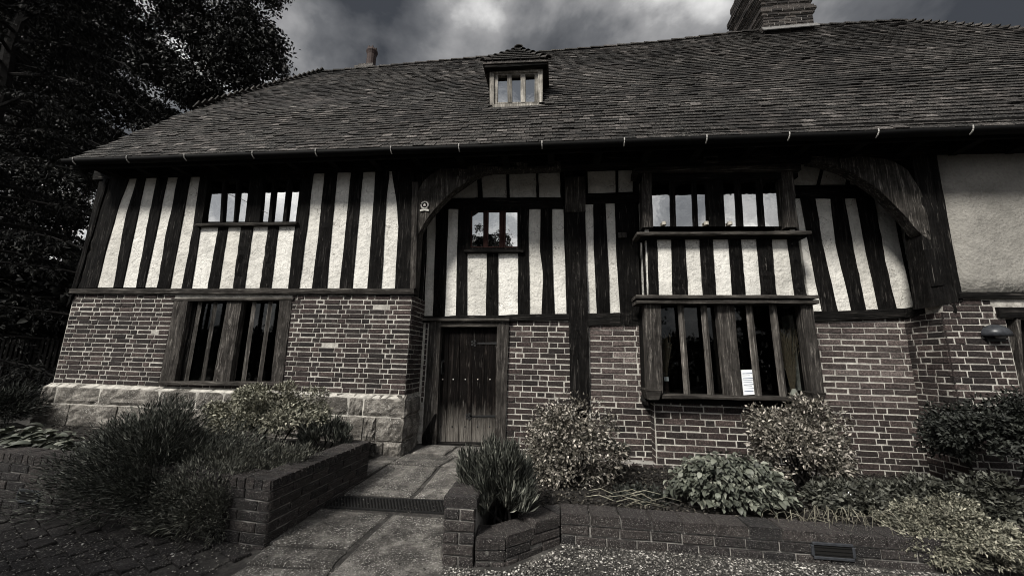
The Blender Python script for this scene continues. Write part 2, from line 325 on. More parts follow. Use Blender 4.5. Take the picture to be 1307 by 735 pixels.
def fastmesh(name, verts, quads, mat):
    """verts (N,3), quads (M,4) or (M,3) numpy"""
    me = bpy.data.meshes.new(name); k = quads.shape[1]
    me.vertices.add(len(verts)); me.vertices.foreach_set('co', np.ascontiguousarray(verts, np.float32).ravel())
    me.loops.add(quads.size); me.loops.foreach_set('vertex_index', np.ascontiguousarray(quads, np.int32).ravel())
    me.polygons.add(len(quads)); me.polygons.foreach_set('loop_start', np.arange(0, quads.size, k, dtype=np.int32)); me.polygons.foreach_set('loop_total', np.full(len(quads), k, np.int32))
    me.update(calc_edges=True); me.materials.append(mat); return me
def smooth_noise(n, amp, k=3):
    a = rng.normal(0, 1, n+2*k); a = np.convolve(a, np.ones(k)/k, 'same')[k:k+n]; return a*amp
def resample(pl, n):
    pl = np.array(pl, float); d = np.r_[0, np.cumsum(np.linalg.norm(np.diff(pl, axis=0), axis=1))]; s = np.linspace(0, d[-1], n)
    return np.c_[np.interp(s, d, pl[:, 0]), np.interp(s, d, pl[:, 1])]
def strip(mb, left, right, Y, th, n=14, jit=0.004, relief=0.006):
    """an upright timber between two photo-space edges, built at its own plane Y with wavy edges and a hollowed face"""
    L = resample(left, n); R = resample(right, n); jl = smooth_noise(n, jit); jr = smooth_noise(n, jit); o = len(mb.v); cols = 5
    for i in range(n):
        a = at(*L[i], Y); c = at(*R[i], Y); a = a+np.array([jl[i], 0, 0]); c = c+np.array([jr[i], 0, 0])
        rel = rng.normal(0, relief, cols)
        for k in range(cols):
            u = k/(cols-1); q = a*(1-u)+c*u; q[1] += (0.004 if k in (0, cols-1) else 0.0)+rel[k]*(0.5 if k in (0, cols-1) else 1)
            mb.v.append(tuple(q))
        mb.v.append((c[0], Y+th, c[2])); mb.v.append((a[0], Y+th, a[2]))
    w = cols+2
    for i in range(n-1):
        for k in range(w):
            k2 = (k+1) % w; mb.f.append((o+i*w+k, o+(i+1)*w+k, o+(i+1)*w+k2, o+i*w+k2))
    mb.f.append(tuple(o+k for k in range(w))); mb.f.append(tuple(o+(n-1)*w+k for k in range(w-1, -1, -1)))
    return mb
def beam(mb, p0, p1, h, th, n=14, jit=0.004):
    """a lying timber from p0 to p1 (its front bottom edge), height h, depth th towards +Y"""
    p0 = np.asarray(p0, float); p1 = np.asarray(p1, float); o = len(mb.v); a = smooth_noise(n, jit); b_ = smooth_noise(n, jit); c = smooth_noise(n, jit*.8)
    for i in range(n):
        q = p0+(p1-p0)*i/(n-1)
        for dy, dz in ((0.004, a[i]), (c[i], h*.3), (c[i]*.7, h*.7), (0.005, h+b_[i]), (th, h), (th, 0)):
            mb.v.append((q[0], q[1]+dy, q[2]+dz))
    for i in range(n-1):
        for k in range(6):
            k2 = (k+1) % 6; mb.f.append((o+i*6+k, o+(i+1)*6+k, o+(i+1)*6+k2, o+i*6+k2))
    mb.f.append(tuple(o+k for k in range(6))); mb.f.append(tuple(o+(n-1)*6+k for k in range(5, -1, -1)))
    return mb
def diamond(mb, top, bot, w, d=None):
    d = d or w; o = len(mb.v)
    for q in (top, bot):
        for dx, dy in ((0, -d), (w, 0), (0, d), (-w, 0)): mb.v.append((q[0]+dx, q[1]+dy, q[2]))
    mb.f += [(o+k, o+4+k, o+4+(k+1) % 4, o+(k+1) % 4) for k in range(4)]+[(o, o+1, o+2, o+3), (o+7, o+6, o+5, o+4)]
    return mb

# ------------------------------------------------------------------ bricks
def brick_shape(mb, c, u, nrm, L, H, D=0.05, proud=0.0, chip=0.004):
    """one brick with its face centre at c, u along the course, nrm outwards; worn arrises"""
    u = np.asarray(u, float); nrm = np.asarray(nrm, float); w = np.cross(u, nrm); w = np.array([0, 0, 1.0]) if abs(w[2]) > .5 else w
    c = np.asarray(c, float)+nrm*proud; j = lambda s=chip: rng.normal(0, s*.5)
    v = []
    for sx, sz in ((-1, -1), (1, -1), (1, 1), (-1, 1)): v.append(c+u*(sx*(L/2-.008)+j())+w*(sz*(H/2-.007)+j()))
    for sx, sz in ((-1, -1), (1, -1), (1, 1), (-1, 1)): v.append(c-nrm*.006+u*(sx*L/2+j(.003))+w*(sz*H/2+j(.003)))
    for sx, sz in ((-1, -1), (1, -1), (1, 1), (-1, 1)): v.append(c-nrm*D+u*(sx*L/2)+w*(sz*H/2))
    f = [(0, 1, 2, 3)]+[(a+4, (a+1) % 4+4, (a+1) % 4, a) for a in range(4)]+[(a+8, (a+1) % 4+8, (a+1) % 4+4, a+4) for a in range(4)]+[(11, 10, 9, 8)]
    return mb.add(v, f)
VAR = []
def variants(mat, n=9):
    out = []
    for i in range(n):
        mb = MB(); brick_shape(mb, (0, 0, 0), (1, 0, 0), (0, -1, 0), 0.22, 0.056); out.append(mb.mesh('brick', mat))
    return out
pending = []       # (score, wall object, mat, centre, u, nrm, L, H, proud)
def lay(wall, mat, o3, u, nrm, U, Z0, Z1, pitch=0.066, joint=0.0108, holes=(), stretch=0.225, head=0.112, bond='mix', sub=None):
    """courses of brick on a wall face: o3 = point at u=0; U=(u0,u1) or functions of z; holes = [(u0,u1,z0,z1)]"""
    u = np.asarray(u, float); nrm = np.asarray(nrm, float); o3 = np.asarray(o3, float)
    n = max(1, int(round((Z1-Z0)/pitch))); pitch = (Z1-Z0)/n
    for r in range(n):
        z = Z0+(r+.5)*pitch
        u0 = U[0](z) if callable(U[0]) else U[0]; u1 = U[1](z) if callable(U[1]) else U[1]
        segs = [(u0, u1)]
        for (a, b_, c, d) in holes:
            if c-pitch*.45 < z < d+pitch*.45:
                ns = []
                for s, e_ in segs:
                    if b_ <= s or a >= e_: ns.append((s, e_)); continue
                    if a > s: ns.append((s, a))
                    if b_ < e_: ns.append((b_, e_))
                segs = ns
        for s, e_ in segs:
            if e_-s < .04: continue
            x = s; first = True; nb = 0
            while x < e_-.03:
                if bond == 'flemish': L = (stretch if (r+nb) % 2 else head)*rng.uniform(.96, 1.04)
                elif bond == 'run': L = stretch*rng.uniform(.95, 1.05)
                else: L = head if rng.random() < .30 else stretch*rng.uniform(.9, 1.04)
                if first: L = ((stretch*.5 if r % 2 else stretch) if bond == 'run' else (head*.5+stretch*.0+.02 if r % 2 else stretch*.62) if bond == 'flemish' else (head if r % 2 else stretch)*rng.uniform(.75, 1.05))
                first = False; nb += 1
                if e_-(x+L) < .065: L = e_-x if e_-x < .26 else (e_-x)/2
                c = o3+u*(x+L/2)+np.array([0, 0, z-o3[2]+rng.normal(0, .0015)])
                lb = L-joint*rng.uniform(.7, 1.4); hb = pitch-joint*rng.uniform(.75, 1.3)
                fac = max(.15, -float(nrm @ ((c-CAM)/np.linalg.norm(c-CAM))))
                pending.append((lb*hb*fac/depth(c)**2, wall, mat, c, u, nrm, lb, hb, rng.normal(0.007, .0025)))
                x += L
def emit(limit, stuff_parent, stuff_name='bricks'):
    """the largest become objects of their own, the rest one mesh"""
    global pending
    vis = sorted(pending, key=lambda q: -q[0]); cache = {}; rest = {}
    for i, (sc, wall, mat, c, u, nrm, L, H, pr) in enumerate(vis):
        if i < limit:
            vs = cache.setdefault(mat.name, None) or variants(mat); cache[mat.name] = vs
            o = link('brick', vs[i % len(vs)], wall)
            w = Vector((0, 0, 1)); X = Vector(u); N = Vector(-np.asarray(nrm)); Mx = Matrix(((X.x, N.x, 0, 0), (X.y, N.y, 0, 0), (0, 0, 1, 0), (0, 0, 0, 1)))
            if abs(Mx.to_3x3().determinant()-1) > .1: Mx = Matrix(((-X.x, N.x, 0, 0), (-X.y, N.y, 0, 0), (0, 0, 1, 0), (0, 0, 0, 1)))
            cc = np.asarray(c)+np.asarray(nrm)*pr
            base = Matrix.Translation(Vector(cc)) @ Mx @ Matrix.Diagonal((L/.22, 1, H/.056, 1))
            o.matrix_basis = base
        else:
            brick_shape(rest.setdefault(mat.name, (MB(), mat))[0], c, u, nrm, L, H, .05, pr)
    if rest:
        mb = MB(); mats = []; idx = []
        for k, (m_, mt) in rest.items():
            mb.add(m_.v, m_.f); idx += [len(mats)]*len(m_.f); mats.append(mt)
        me = mb.mesh(stuff_name, None)
        for mt in mats: me.materials.append(mt)
        me.polygons.foreach_set('material_index', idx)
        o = link(stuff_name, me, stuff_parent); kind(o, 'stuff')
    pending = []
def wall_box(mb, x0, x1, y0, y1, z0, z1, holes=()):
    """a slab facing -Y with rectangular openings"""
    xs = sorted({x0, x1, *[h[0] for h in holes], *[h[1] for h in holes]}); zs = sorted({z0, z1, *[h[2] for h in holes], *[h[3] for h in holes]})
    for i in range(len(xs)-1):
        for k in range(len(zs)-1):
            cx, cz = (xs[i]+xs[i+1])/2, (zs[k]+zs[k+1])/2
            if any(h[0] < cx < h[1] and h[2] < cz < h[3] for h in holes): continue
            mb.box(xs[i], xs[i+1], y0, y1, zs[k], zs[k+1])
    return mb

# ================================================================== THE SETTING
mb = MB(); xs = [-150, -40, -12, -6, -2, 2, 6, 12, 40, 150]; ys = [-150, -40, -10, -4, -1.3, -1.1, .7, 10, 40, 150]
for y in ys:
    for x in xs: mb.v.append((x, y, gz(y)-0.004 if y < -1.2 else -.26))
for j in range(len(ys)-1):
    for i in range(len(xs)-1):
        a = j*len(xs)+i; mb.f.append((a, a+1, a+1+len(xs), a+len(xs)))
ground = kind(mb.build('ground', M_ground), 'structure')
def bed(name, x0, x1, y0, y1, zf, n=40, m=20, yf=None):
    v = []; X = np.linspace(x0, x1, n); Y = np.linspace(y0, y1, m)
    for k, y in enumerate(Y):
        for x in X:
            yy = yf(x)+(y1-yf(x))*k/(m-1) if yf else y
            v.append((x, yy, zf(x, yy)+rng.normal(0, .012)))
    f = [(j*n+i, j*n+i+1, (j+1)*n+i+1, (j+1)*n+i) for j in range(m-1) for i in range(n-1)]
    return kind(MB().add(v, f).build(name, M_soil, None, True), 'structure')
LS = lambda y: 0.10+0.02*(y+2)*.5
bed('planting_soil', -9.5, -1.78, -1.95, -0.05, lambda x, y: 0.10, yf=lambda x: -1.80-.0973*(x+4.7)+.14)
RS = lambda y: -0.02-0.05*(y+1.6)
bed('planting_soil', -0.14, 6.5, -1.62, 0.48, lambda x, y: RS(y) if x > 1.0 or y > -1.4 else RS(y)+.02)

# ---- path of flagstones
path = kind(MB().add([(-1.62, -2.6, gz(-2.6)+.002), (-.25, -2.6, gz(-2.6)+.002), (-.25, 0, gz(0)+.002), (-1.45, 0, gz(0)+.002), (-.25, .62, gz(.6)+.002), (-1.45, .62, gz(.6)+.002)],
            [(0, 1, 2, 3), (3, 2, 4, 5)]).build('path', M_ground), 'structure')
kind(MB().add([(-1.86, -.86, gz(-.86)-.001), (-1.44, -.86, gz(-.86)-.001), (-1.44, .02, gz(0)-.001), (-1.86, .02, gz(0)-.001)], [(0, 1, 2, 3)]).build('path', M_ground), 'structure')
def slab(px):
    P = [ong(x, y) for x, y in px]; c = sum(P)/len(P); mb = MB(); n = len(P); tilt = rng.normal(0, .004, 2)
    Q = []
    for i in range(n):                                       # subdivide the outline and wobble it
        a, b_ = P[i], P[(i+1) % n]
        for k in range(5): Q.append(a+(b_-a)*k/5+np.array([rng.normal(0, .005), rng.normal(0, .005), 0]))
    top = []; mid = []
    for q in Q:
        dn = (c-q)/np.linalg.norm(c-q); zt = .018+tilt[0]*(q[0]-c[0])*2+tilt[1]*(q[1]-c[1])*2
        mid.append(q+dn*.006+np.array([0, 0, zt-.008])); top.append(q+dn*.022+np.array([0, 0, zt+rng.normal(0, .001)]))
    N = len(Q); bot = [m_-np.array([0, 0, .02]) for m_ in mid]
    mb.add(top+mid+bot, [tuple(range(N-1, -1, -1))]+[(i, (i+1) % N, N+(i+1) % N, N+i) for i in range(N)]+[(N+i, N+(i+1) % N, 2*N+(i+1) % N, 2*N+i) for i in range(N)])
    return mb.build('flagstone', M_flag, path)
for px in ([(394, 650), (498, 657), (445, 701), (342, 696)], [(341, 699), (443, 704), (425, 726), (314, 721)], [(502, 658), (568, 662), (566, 745), (412, 745), (429, 727)],
           [(312, 724), (422, 729), (402, 760), (270, 755)], [(402, 630), (524, 636), (559, 598), (497, 594), (452, 622)], [(528, 637), (572, 640), (606, 600), (562, 598)],
           [(519, 580), (498, 592), (560, 596), (581, 584)], [(563, 596), (606, 598), (622, 586), (583, 584)], [(546, 568), (584, 570), (567, 582), (524, 579)], [(587, 570), (628, 571), (622, 584), (570, 582)]):
    slab(px)
slab([(455, 615), (494, 594), (515, 582), (500, 579), (468, 588)])
# drainage channel grate across the path
dg = thing('drain_grate', 'narrow black slotted drain grate running across the flagstone path', 'drain', ong(475, 645))
a, b_, c, d = ong(384, 633.5), ong(570, 640.5), ong(570, 656.5), ong(380, 646)
up = np.array([0, 0, .016])
mb = MB(); mb.prism([a, b_, c, d], (0, 0, .006)); mb.build('channel', M_dark, dg)
mb = MB()
for p, q in ((a, b_), (d, c)):
    n_ = np.array([0, .011, 0]); mb.prism([p-n_+up, q-n_+up, q+n_+up, p+n_+up], (0, 0, -.012))
mb.build('grate_frame', M_iron, dg)
for i in range(46):
    s = (i+.5)/46; sk = .012
    t0 = a+(b_-a)*(s-sk); t1 = d+(c-d)*(s+sk); dx = (b_-a)/np.linalg.norm(b_-a)*.006
    MB().prism([t0-dx+up, t0+dx+up, t1+dx+up, t1-dx+up], (0, 0, -.008)).build('bar', M_iron, dg)
# ---- clay pavers at the lower left
paving = kind(MB().add([(-4.6, -2.9, gz(-2.9)+.001), (-1.9, -2.9, gz(-2.9)+.001), (-1.70, -2.12, gz(-2.12)+.001), (-4.6, -1.9, gz(-1.9)+.001)], [(0, 1, 2, 3)]).build('paving', M_ground), 'structure')
pv = []
for i in range(8):
    L, Wd = .204, .102; mb = MB(); tz = rng.normal(0, .004, 4)
    q = [(-L/2, -Wd/2), (L/2, -Wd/2), (L/2, Wd/2), (-L/2, Wd/2)]
    v = [(x*.95, y*.91, .018+tz[k]) for k, (x, y) in enumerate(q)]+[(x, y, .012+tz[k]) for k, (x, y) in enumerate(q)]+[(x, y, -.01) for x, y in q]
    mb.add(v, [(0, 1, 2, 3)]+[(a+4, (a+1) % 4+4, (a+1) % 4, a) for a in range(4)]+[(a+8, (a+1) % 4+8, (a+1) % 4+4, a+4) for a in range(4)])
    pv.append(mb.mesh('paving_brick', M_paver))
ang = math.radians(-24); ca, sa = math.cos(ang), math.sin(ang); k = 0
for r in range(-16, 17):
    for cc in range(-14, 15):
        ux = cc*.213+(r % 2)*.106; uy = r*.110; x = -3.0+ux*ca-uy*sa; y = -2.35+ux*sa+uy*ca
        lim = -2.03+(x+1.9)*-.085
        if not (-4.5 < x < -1.72 and -2.75 < y < lim-.06): continue
        if x > -2.0 and y < -2.2: continue
        o = link('paving_brick', pv[k % 8], paving); o.location = (x, y, gz(y)); o.rotation_euler = (rng.normal(0, .01), rng.normal(0, .01), ang+rng.normal(0, .02)); k += 1
# ---- gravel
def pebbles(name, n, fx, smin, smax):
    oct_v = np.array([(1, 0, 0), (-1, 0, 0), (0, 1, 0), (0, -1, 0), (0, 0, 1), (0, 0, -1)], float); oct_f = np.array([(0, 2, 4), (2, 1, 4), (1, 3, 4), (3, 0, 4), (2, 0, 5), (1, 2, 5), (3, 1, 5), (0, 3, 5)])
    P = fx(n); n = len(P); s = rng.uniform(smin, smax, n)*rng.choice([1, 1, 1, 1.6], n); a = rng.uniform(0, 6.28, n)
    V = np.repeat(oct_v[None], n, 0)*rng.uniform(.7, 1.3, (n, 6, 1)); V[:, :, 2] *= .55; V *= s[:, None, None]
    x = V[:, :, 0]*np.cos(a)[:, None]-V[:, :, 1]*np.sin(a)[:, None]; y = V[:, :, 0]*np.sin(a)[:, None]+V[:, :, 1]*np.cos(a)[:, None]
    V = np.stack([x, y, V[:, :, 2]], 2)+P[:, None, :]
    F = (oct_f[None]+(np.arange(n)*6)[:, None, None]).reshape(-1, 3)
    return kind(link(name, fastmesh(name, V.reshape(-1, 3), F, M_pebble)), 'stuff')
def strew(x0, x1, y0, y1, keep=None, dz=0.003):
    def fx(n):
        X = rng.uniform(x0, x1, n); Y = rng.uniform(y0, y1, n)
        if keep is not None: k = keep(X, Y); X, Y = X[k], Y[k]
        Z = np.array([gz(v) for v in Y])+dz; return np.c_[X, Y, Z]
    return fx
def gravel_ok(X, Y):
    front = np.where(X < .46, -2.10+(X-.09)*.9, -1.72); front = np.where(X < .09, -2.1, front)
    d = front-Y; return (d > 0.02) & (rng.random(len(X)) < np.clip(1.2-d*2.4, .07, 1))
pebbles('gravel', 60000, strew(-.32, 4.6, -2.9, -1.68, gravel_ok), .004, .0085)
pebbles('gravel', 2600, strew(-1.55, -.36, -2.6, .2, lambda X, Y: rng.random(len(X)) < np.clip(.9-(Y+2.6)*.32, .05, 1), .021), .0022, .006)
pebbles('gravel', 3000, strew(-4.4, -1.7, -2.8, -2.1, None, .018), .003, .0075)

# ================================================================== THE HOUSE
house = thing('timber_framed_house', 'long low timber framed house with white plaster panels, brick walls and steep tiled roof', 'house', (1.3, 2.5, 0))
XL, XR0, XRP = -6.77, -1.49, 4.81; YR = 0.50; ZP = 3.78
# --- hollow shell
mb = MB()
mb.box(-6.77, -6.60, .16, 6.3, 0, 3.9); mb.box(9.5, 9.7, .16, 6.3, 0, 3.9); mb.box(-6.77, 9.7, 6.3, 6.45, 0, 3.9)
mb.build('outer_wall', M_plaster_dim, house)
mb = MB(); mb.box(-6.6, 9.5, .66, 6.3, 1.98, 2.10); mb.box(-6.6, 9.5, .66, 6.3, 0.0, 0.06); mb.box(-6.6, 9.5, .05, 6.3, 3.93, 3.98)
mb.box(-6.6, 9.5, 3.0, 3.1, .06, 3.93); mb.box(-1.66, -1.52, .66, 3, .06, 3.93); mb.box(4.85, 4.99, .66, 3, .06, 3.93)
mb.build('interior', M_dark, house)
# openings (world x0,x1,z0,z1)
wl = (-5.05, -3.23, 0.745, 1.90)
def wrect(x0, y0, x1, y1, Y):
    a = at(x0, y0, Y); b_ = at(x1, y1, Y); return (a[0], b_[0], b_[2], a[2])
# --- brick walls: mortar bodies with separate bricks
bw = wall_box(MB(), XL+.01, XR0-.01, .012, .24, 0.55, 1.955, [wl]).build('brick_wall', M_mortar, house)
lean = lambda z: XL
lay(bw, M_brick, (0, 0.012, 0), (1, 0, 0), (0, -1, 0), (lambda z: XL+.015, XR0-.005), .665, 1.955, .0655, holes=[wl], bond='flemish')
# left bay returns (towards the recess, and the far end)
br = MB().box(XR0-.25, XR0-.004, .03, YR+.12, 0.50, 1.955).build('brick_wall', M_mortar, house)
lay(br, M_brick, (XR0-.004, .02, 0), (0, 1, 0), (1, 0, 0), (.0, YR-.01), .665, 1.955, .0655)
br2 = MB().box(XL+.006, XL+.2, .05, 3.0, .55, 1.955).build('brick_wall', M_mortar, house)
lay(br2, M_brick, (XL+.006, .03, 0), (0, 1, 0), (-1, 0, 0), (0.0, 2.9), .665, 1.955, .0655)
# recess, left sliver beside the door
dl = at(541, 500, YR)[0]
bs = MB().box(XR0, dl+.01, YR+.012, YR+.15, -.02, 1.70).build('brick_wall', M_mortar, house)
lay(bs, M_brick, (0, YR+.012, 0), (1, 0, 0), (0, -1, 0), (XR0+.03, dl), .52, 1.70, .075)
# panel between door and post
x0, x1 = at(647, 480, YR)[0], at(729, 480, YR)[0]
b1 = MB().box(x0, x1+.03, YR+.012, YR+.2, -.25, 1.69).build('brick_wall', M_mortar, house)
lay(b1, M_brick, (0, YR+.012, 0), (1, 0, 0), (0, -1, 0), (x0+.005, x1), -.25, 1.685, .0745, stretch=.235, head=.12)
# panel between post and oriel
x0b, x1b = at(753, 480, YR)[0], at(834, 520, YR)[0]
b2 = MB().box(x0b-.02, x1b, YR+.012, YR+.2, -.35, 1.70).build('brick_wall', M_mortar, house)
lay(b2, M_brick_pale, (0, YR+.012, 0), (1, 0, 0), (0, -1, 0), (x0b, x1b-.01), .62, 1.64, .0745, stretch=.31, head=.2, bond='run')
lay(b2, M_brick, (0, YR+.012, 0), (1, 0, 0), (0, -1, 0), (x0b, x1b-.01), -.125, .62, .0745, stretch=.24, head=.12)
# under the oriel window (breaks forward) and its plinth
YU = .30
x0u, x1u = at(836, 540, YU)[0], at(1060, 540, YU)[0]
b3 = MB().box(x0u, x1u, YU+.012, YR+.2, -.4, .70).build('brick_wall', M_mortar, house)
lay(b3, M_brick, (0, YU+.012, 0), (1, 0, 0), (0, -1, 0), (x0u+.005, x1u-.005), -.156, .70, .0745, stretch=.25, head=.115)
lay(b3, M_brick, (x0u, YU, 0), (0, 1, 0), (-1, 0, 0), (.02, YR-YU), -.08, .70, .0745)
x0p, x1p = at(772, 600, .24)[0], at(862, 600, .24)[0]
b4 = MB().box(x0b-.05, x1u, .25, YR+.1, -.5, -.085).build('brick_wall', M_mortar_garden, house)
lay(b4, M_brick, (0, .25, 0), (1, 0, 0), (0, -1, 0), (x0b-.05, x1u), -.22, -.075, .145, stretch=.135, head=.12)
lay(b4, M_brick, (0, .25, 0), (1, 0, 0), (0, -1, 0), (x0b-.05, x1u), -.44, -.22, .073)
# right part of the recess
x0r, x1r = x1u, 4.96
b5 = MB().box(x0r-.2, x1r, YR+.012, YR+.2, -.4, 1.80).build('brick_wall', M_mortar, house)
lay(b5, M_brick_pale, (0, YR+.012, 0), (1, 0, 0), (0, -1, 0), (x0r-.15, x1r-.03), .66, 1.795, .0745, stretch=.27, head=.14, bond='run')
lay(b5, M_brick, (0, YR+.012, 0), (1, 0, 0), (0, -1, 0), (x0r-.15, x1r-.03), -.35, .66, .0745, stretch=.25, head=.12, bond='flemish')
# right bay: return and front
b6 = MB().box(4.82, 5.0, .03, YR+.1, -.3, 1.79).build('brick_wall', M_mortar, house)
lay(b6, M_brick, (4.82, .02, 0), (0, 1, 0), (-1, 0, 0), (.0, YR-.01), -.1, 1.79, .073, stretch=.21, head=.11)
doorR = (5.44, 6.4, -.3, 1.72)
b7 = wall_box(MB(), 4.83, 9.7, .012, .22, -.3, 1.955, [doorR]).build('brick_wall', M_mortar, house)
lay(b7, M_brick, (0, .012, 0), (1, 0, 0), (0, -1, 0), (4.812, 7.2), -.1, 1.79, .073, holes=[doorR], stretch=.23, bond='flemish')
lay(b7, M_brick, (0, .012, 0), (1, 0, 0), (0, -1, 0), (4.83, 5.34), 1.79, 1.94, .073, stretch=.23, bond='flemish')
emit(300, house)

# --- stone plinth under the left bay
sp = MB(); sp.prism([(XL-.03, -.05, -.2), (XL-.03, -.05, .62), (XL-.03, .03, .665), (XL-.03, .3, .665), (XL-.03, .3, -.2)], (XR0+.02-XL, 0, 0))
sp = sp.build('stone_plinth', M_mortar, house)
def stone(x0, x1, z0, z1, y, nrm='front', xf=None, cham=0):
    nx, nz = 9, 6; v = []; d = .035
    for k in range(nz):
        for i in range(nx):
            u = i/(nx-1); w = k/(nz-1); edge = i in (0, nx-1) or k in (0, nz-1)
            a = x0+(x1-x0)*u+(rng.normal(0, .004) if edge else 0); z = z0+(z1-z0)*w+(rng.normal(0, .004) if edge else 0)
            out = -.004 if edge else rng.uniform(.004, .030)
            if cham and k == nz-1: out -= .085; z += .045
            elif cham and k == nz-2: z += .028; out -= .004
            v.append((a, y-out, z) if nrm == 'front' else ((xf+out, a, z) if nrm == 'right' else (xf-out, a, z)))
    f = [(k*nx+i, k*nx+i+1, (k+1)*nx+i+1, (k+1)*nx+i) for k in range(nz-1) for i in range(nx-1)]
    if nrm == 'left': f = [q[::-1] for q in f]
    ring = [i for i in range(nx)]+[k*nx+nx-1 for k in range(1, nz)]+[(nz-1)*nx+i for i in range(nx-2, -1, -1)]+[k*nx for k in range(nz-2, 0, -1)]
    o = len(v); off = {'front': (0, d, 0), 'right': (-d, 0, 0), 'left': (d, 0, 0)}[nrm]
    v += [tuple(np.array(v[r])+off) for r in ring]; n = len(ring)
    f += [(ring[i], o+i, o+(i+1) % n, ring[(i+1) % n]) for i in range(n)]
    return MB().add(v, f).build('stone', M_stone, sp)
def xs_at(pxs, y, Y): return [at(p, y, Y)[0] for p in pxs]
g_ = .009
J = [XL-.06]+xs_at([71, 127, 203, 251, 286, 330, 380, 446, 465], 505, -.05)+[XR0+.03]
for a, b_ in zip(J[:-1], J[1:]): stone(a+g_, b_-g_, .40, .622, -.055, cham=1)
J = [XL-.10]+xs_at([85, 147, 190, 240, 310, 372, 464, 480], 535, -.07)+[XR0+.035]
for a, b_ in zip(J[:-1], J[1:]): stone(a+g_, b_-g_, .115, .385, -.075)
J = [XL-.12]+xs_at([100, 190, 280, 360, 440, 462, 489], 570, -.07)+[XR0+.035]
for a, b_ in zip(J[:-1], J[1:]): stone(a+g_, b_-g_, -.10, .10, -.08)
for z0, z1, ys_ in ((.40, .615, (-.05, .2, .48)), (.115, .385, (-.07, .30, .49)), (-.10, .10, (-.07, .16, .49))):
    for a, b_ in zip(ys_[:-1], ys_[1:]): stone(a+.004, b_-g_, z0, z1, 0, 'right', XR0+.028, cham=1 if z0 > .3 else 0)
    for a in (-.05, .5, 1.1, 1.7): stone(a+.004, a+.6-g_ if a > 0 else .5-g_, z0, z1, 0, 'left', XL-.05)
mb = MB(); mb.prism([(XR0-.05, .02, .5), (XR0-.05, .02, .64), (XR0+.018, .02, .62), (XR0+.018, .02, -.1), (XR0-.05, .02, -.1)], (0, YR, 0)); mb.build('plinth_core', M_mortar, house)

# --- plaster panels and timber studs
def panel(left, right, Y, mat=None, name='plaster_panel', th=.05):
    n = max(len(left), len(right), 6); L = resample(left, n); R = resample(right, n); mb = MB(); o = 0; cols = 4
    for i in range(n):
        a = at(*L[i], Y); c = at(*R[i], Y); ex = .02
        for k in range(cols):
            u = k/(cols-1); q = a*(1-u)+c*u; q[0] += (-ex if k == 0 else ex if k == cols-1 else 0); q[1] += (rng.normal(0, .0012))-(0.003 if 0 < k < cols-1 else 0)
            mb.v.append(tuple(q))
    for i in range(n-1):
        for k in range(cols-1): a = i*cols+k; mb.f.append((a, a+cols, a+cols+1, a+1))
    ring = [k for k in range(cols)]+[i*cols+cols-1 for i in range(1, n)]+[(n-1)*cols+k for k in range(cols-2, -1, -1)]+[i*cols for i in range(n-2, 0, -1)]
    o = len(mb.v); m = len(ring); mb.v += [(mb.v[r][0], Y+th, mb.v[r][2]) for r in ring]
    mb.f += [(ring[i], ring[(i+1) % m], o+(i+1) % m, o+i) for i in range(m)]; mb.f.append(tuple(o+i for i in range(m)))
    return mb.build(name, mat or M_plaster, house, False)
def studs_between(panels, ytop, ybot, Y, th=.14, first=None, last=None, mat=None, name='stud'):
    """the timbers that stand between neighbouring panels, sharing their wavy edges"""
    edges = ([(None, first)] if first else [])+[(p[0], p[1]) for p in panels]+([(last, None)] if last else [])
    for a, b_ in zip(edges[:-1], edges[1:]):
        strip(MB(), a[1], b_[0], Y, th, 16, .003).build(name, mat or M_tim_v, house)
YP = .022
A = [([(164, 227), (150, 264), (135, 316), (122, 367)], [(175, 225), (159, 280), (144, 367)]),
     ([(185.5, 225), (155, 367)], [(200, 225), (186, 295), (173, 367)]),
     ([(213, 225), (198, 298), (183, 367)], [(227, 225), (211, 300), (200, 367)]),
     ([(242.5, 224), (215.5, 369)], [(255, 224), (245, 295), (231, 369)])]
Bp = [([(257, 287), (244, 369)], [(278.7, 287), (264, 369)]), ([(290.7, 287), (278, 369.5)], [(307.7, 287), (296.4, 369)]),
      ([(322.7, 287), (311.3, 369.5)], [(342.4, 287), (331, 369)]), ([(355.6, 287), (345, 369)], [(375.6, 287), (366, 369)])]
Cp = [([(399.6, 221), (391, 290), (380.7, 370)], [(414, 221), (406, 300), (397.5, 370)]), ([(430, 220), (423, 290), (416, 370)], [(447.5, 220), (440, 300), (432.8, 370)]),
      ([(463, 219), (455, 300), (449, 370)], [(479, 218), (474, 290), (468.4, 370)]), ([(496, 219), (492, 262), (485.8, 370)], [(500, 219), (506, 261), (508, 290), (503.7, 370)])]
for p in A+Bp+Cp: panel(p[0], p[1], YP)
studs_between(A, 0, 0, 0.0, first=[(137, 228), (95, 368)], last=[(262, 224), (255, 290), (243, 369)])
studs_between(Bp, 0, 0, .004)
studs_between(Cp, 0, 0, 0.0, first=[(386, 222), (376, 290), (367, 369)], last=[(528, 216), (527, 300), (526, 370)])
# corner post end and boarding of the far end wall
strip(MB(), [(131, 228), (84, 392)], [(138, 228), (95, 373)], -.02, .2, 10).build('post', M_tim_v, house)
MB().box(XL-.012, XL+.05, .2, 3.0, 1.96, 3.9).build('end_panel', M_plaster, house)
for y in (.0, .7, 1.4, 2.1, 2.8): MB().box(XL-.04, XL+.06, y+.02, y+.22, 1.96, 3.9).build('stud', M_tim_v, house)
mb = MB(); wall_box(mb, XL+.05, XR0-.02, .075, .16, 1.96, 3.9, [wrect(262, 228, 384, 287, 0)]); mb.build('backing', M_dark, house)
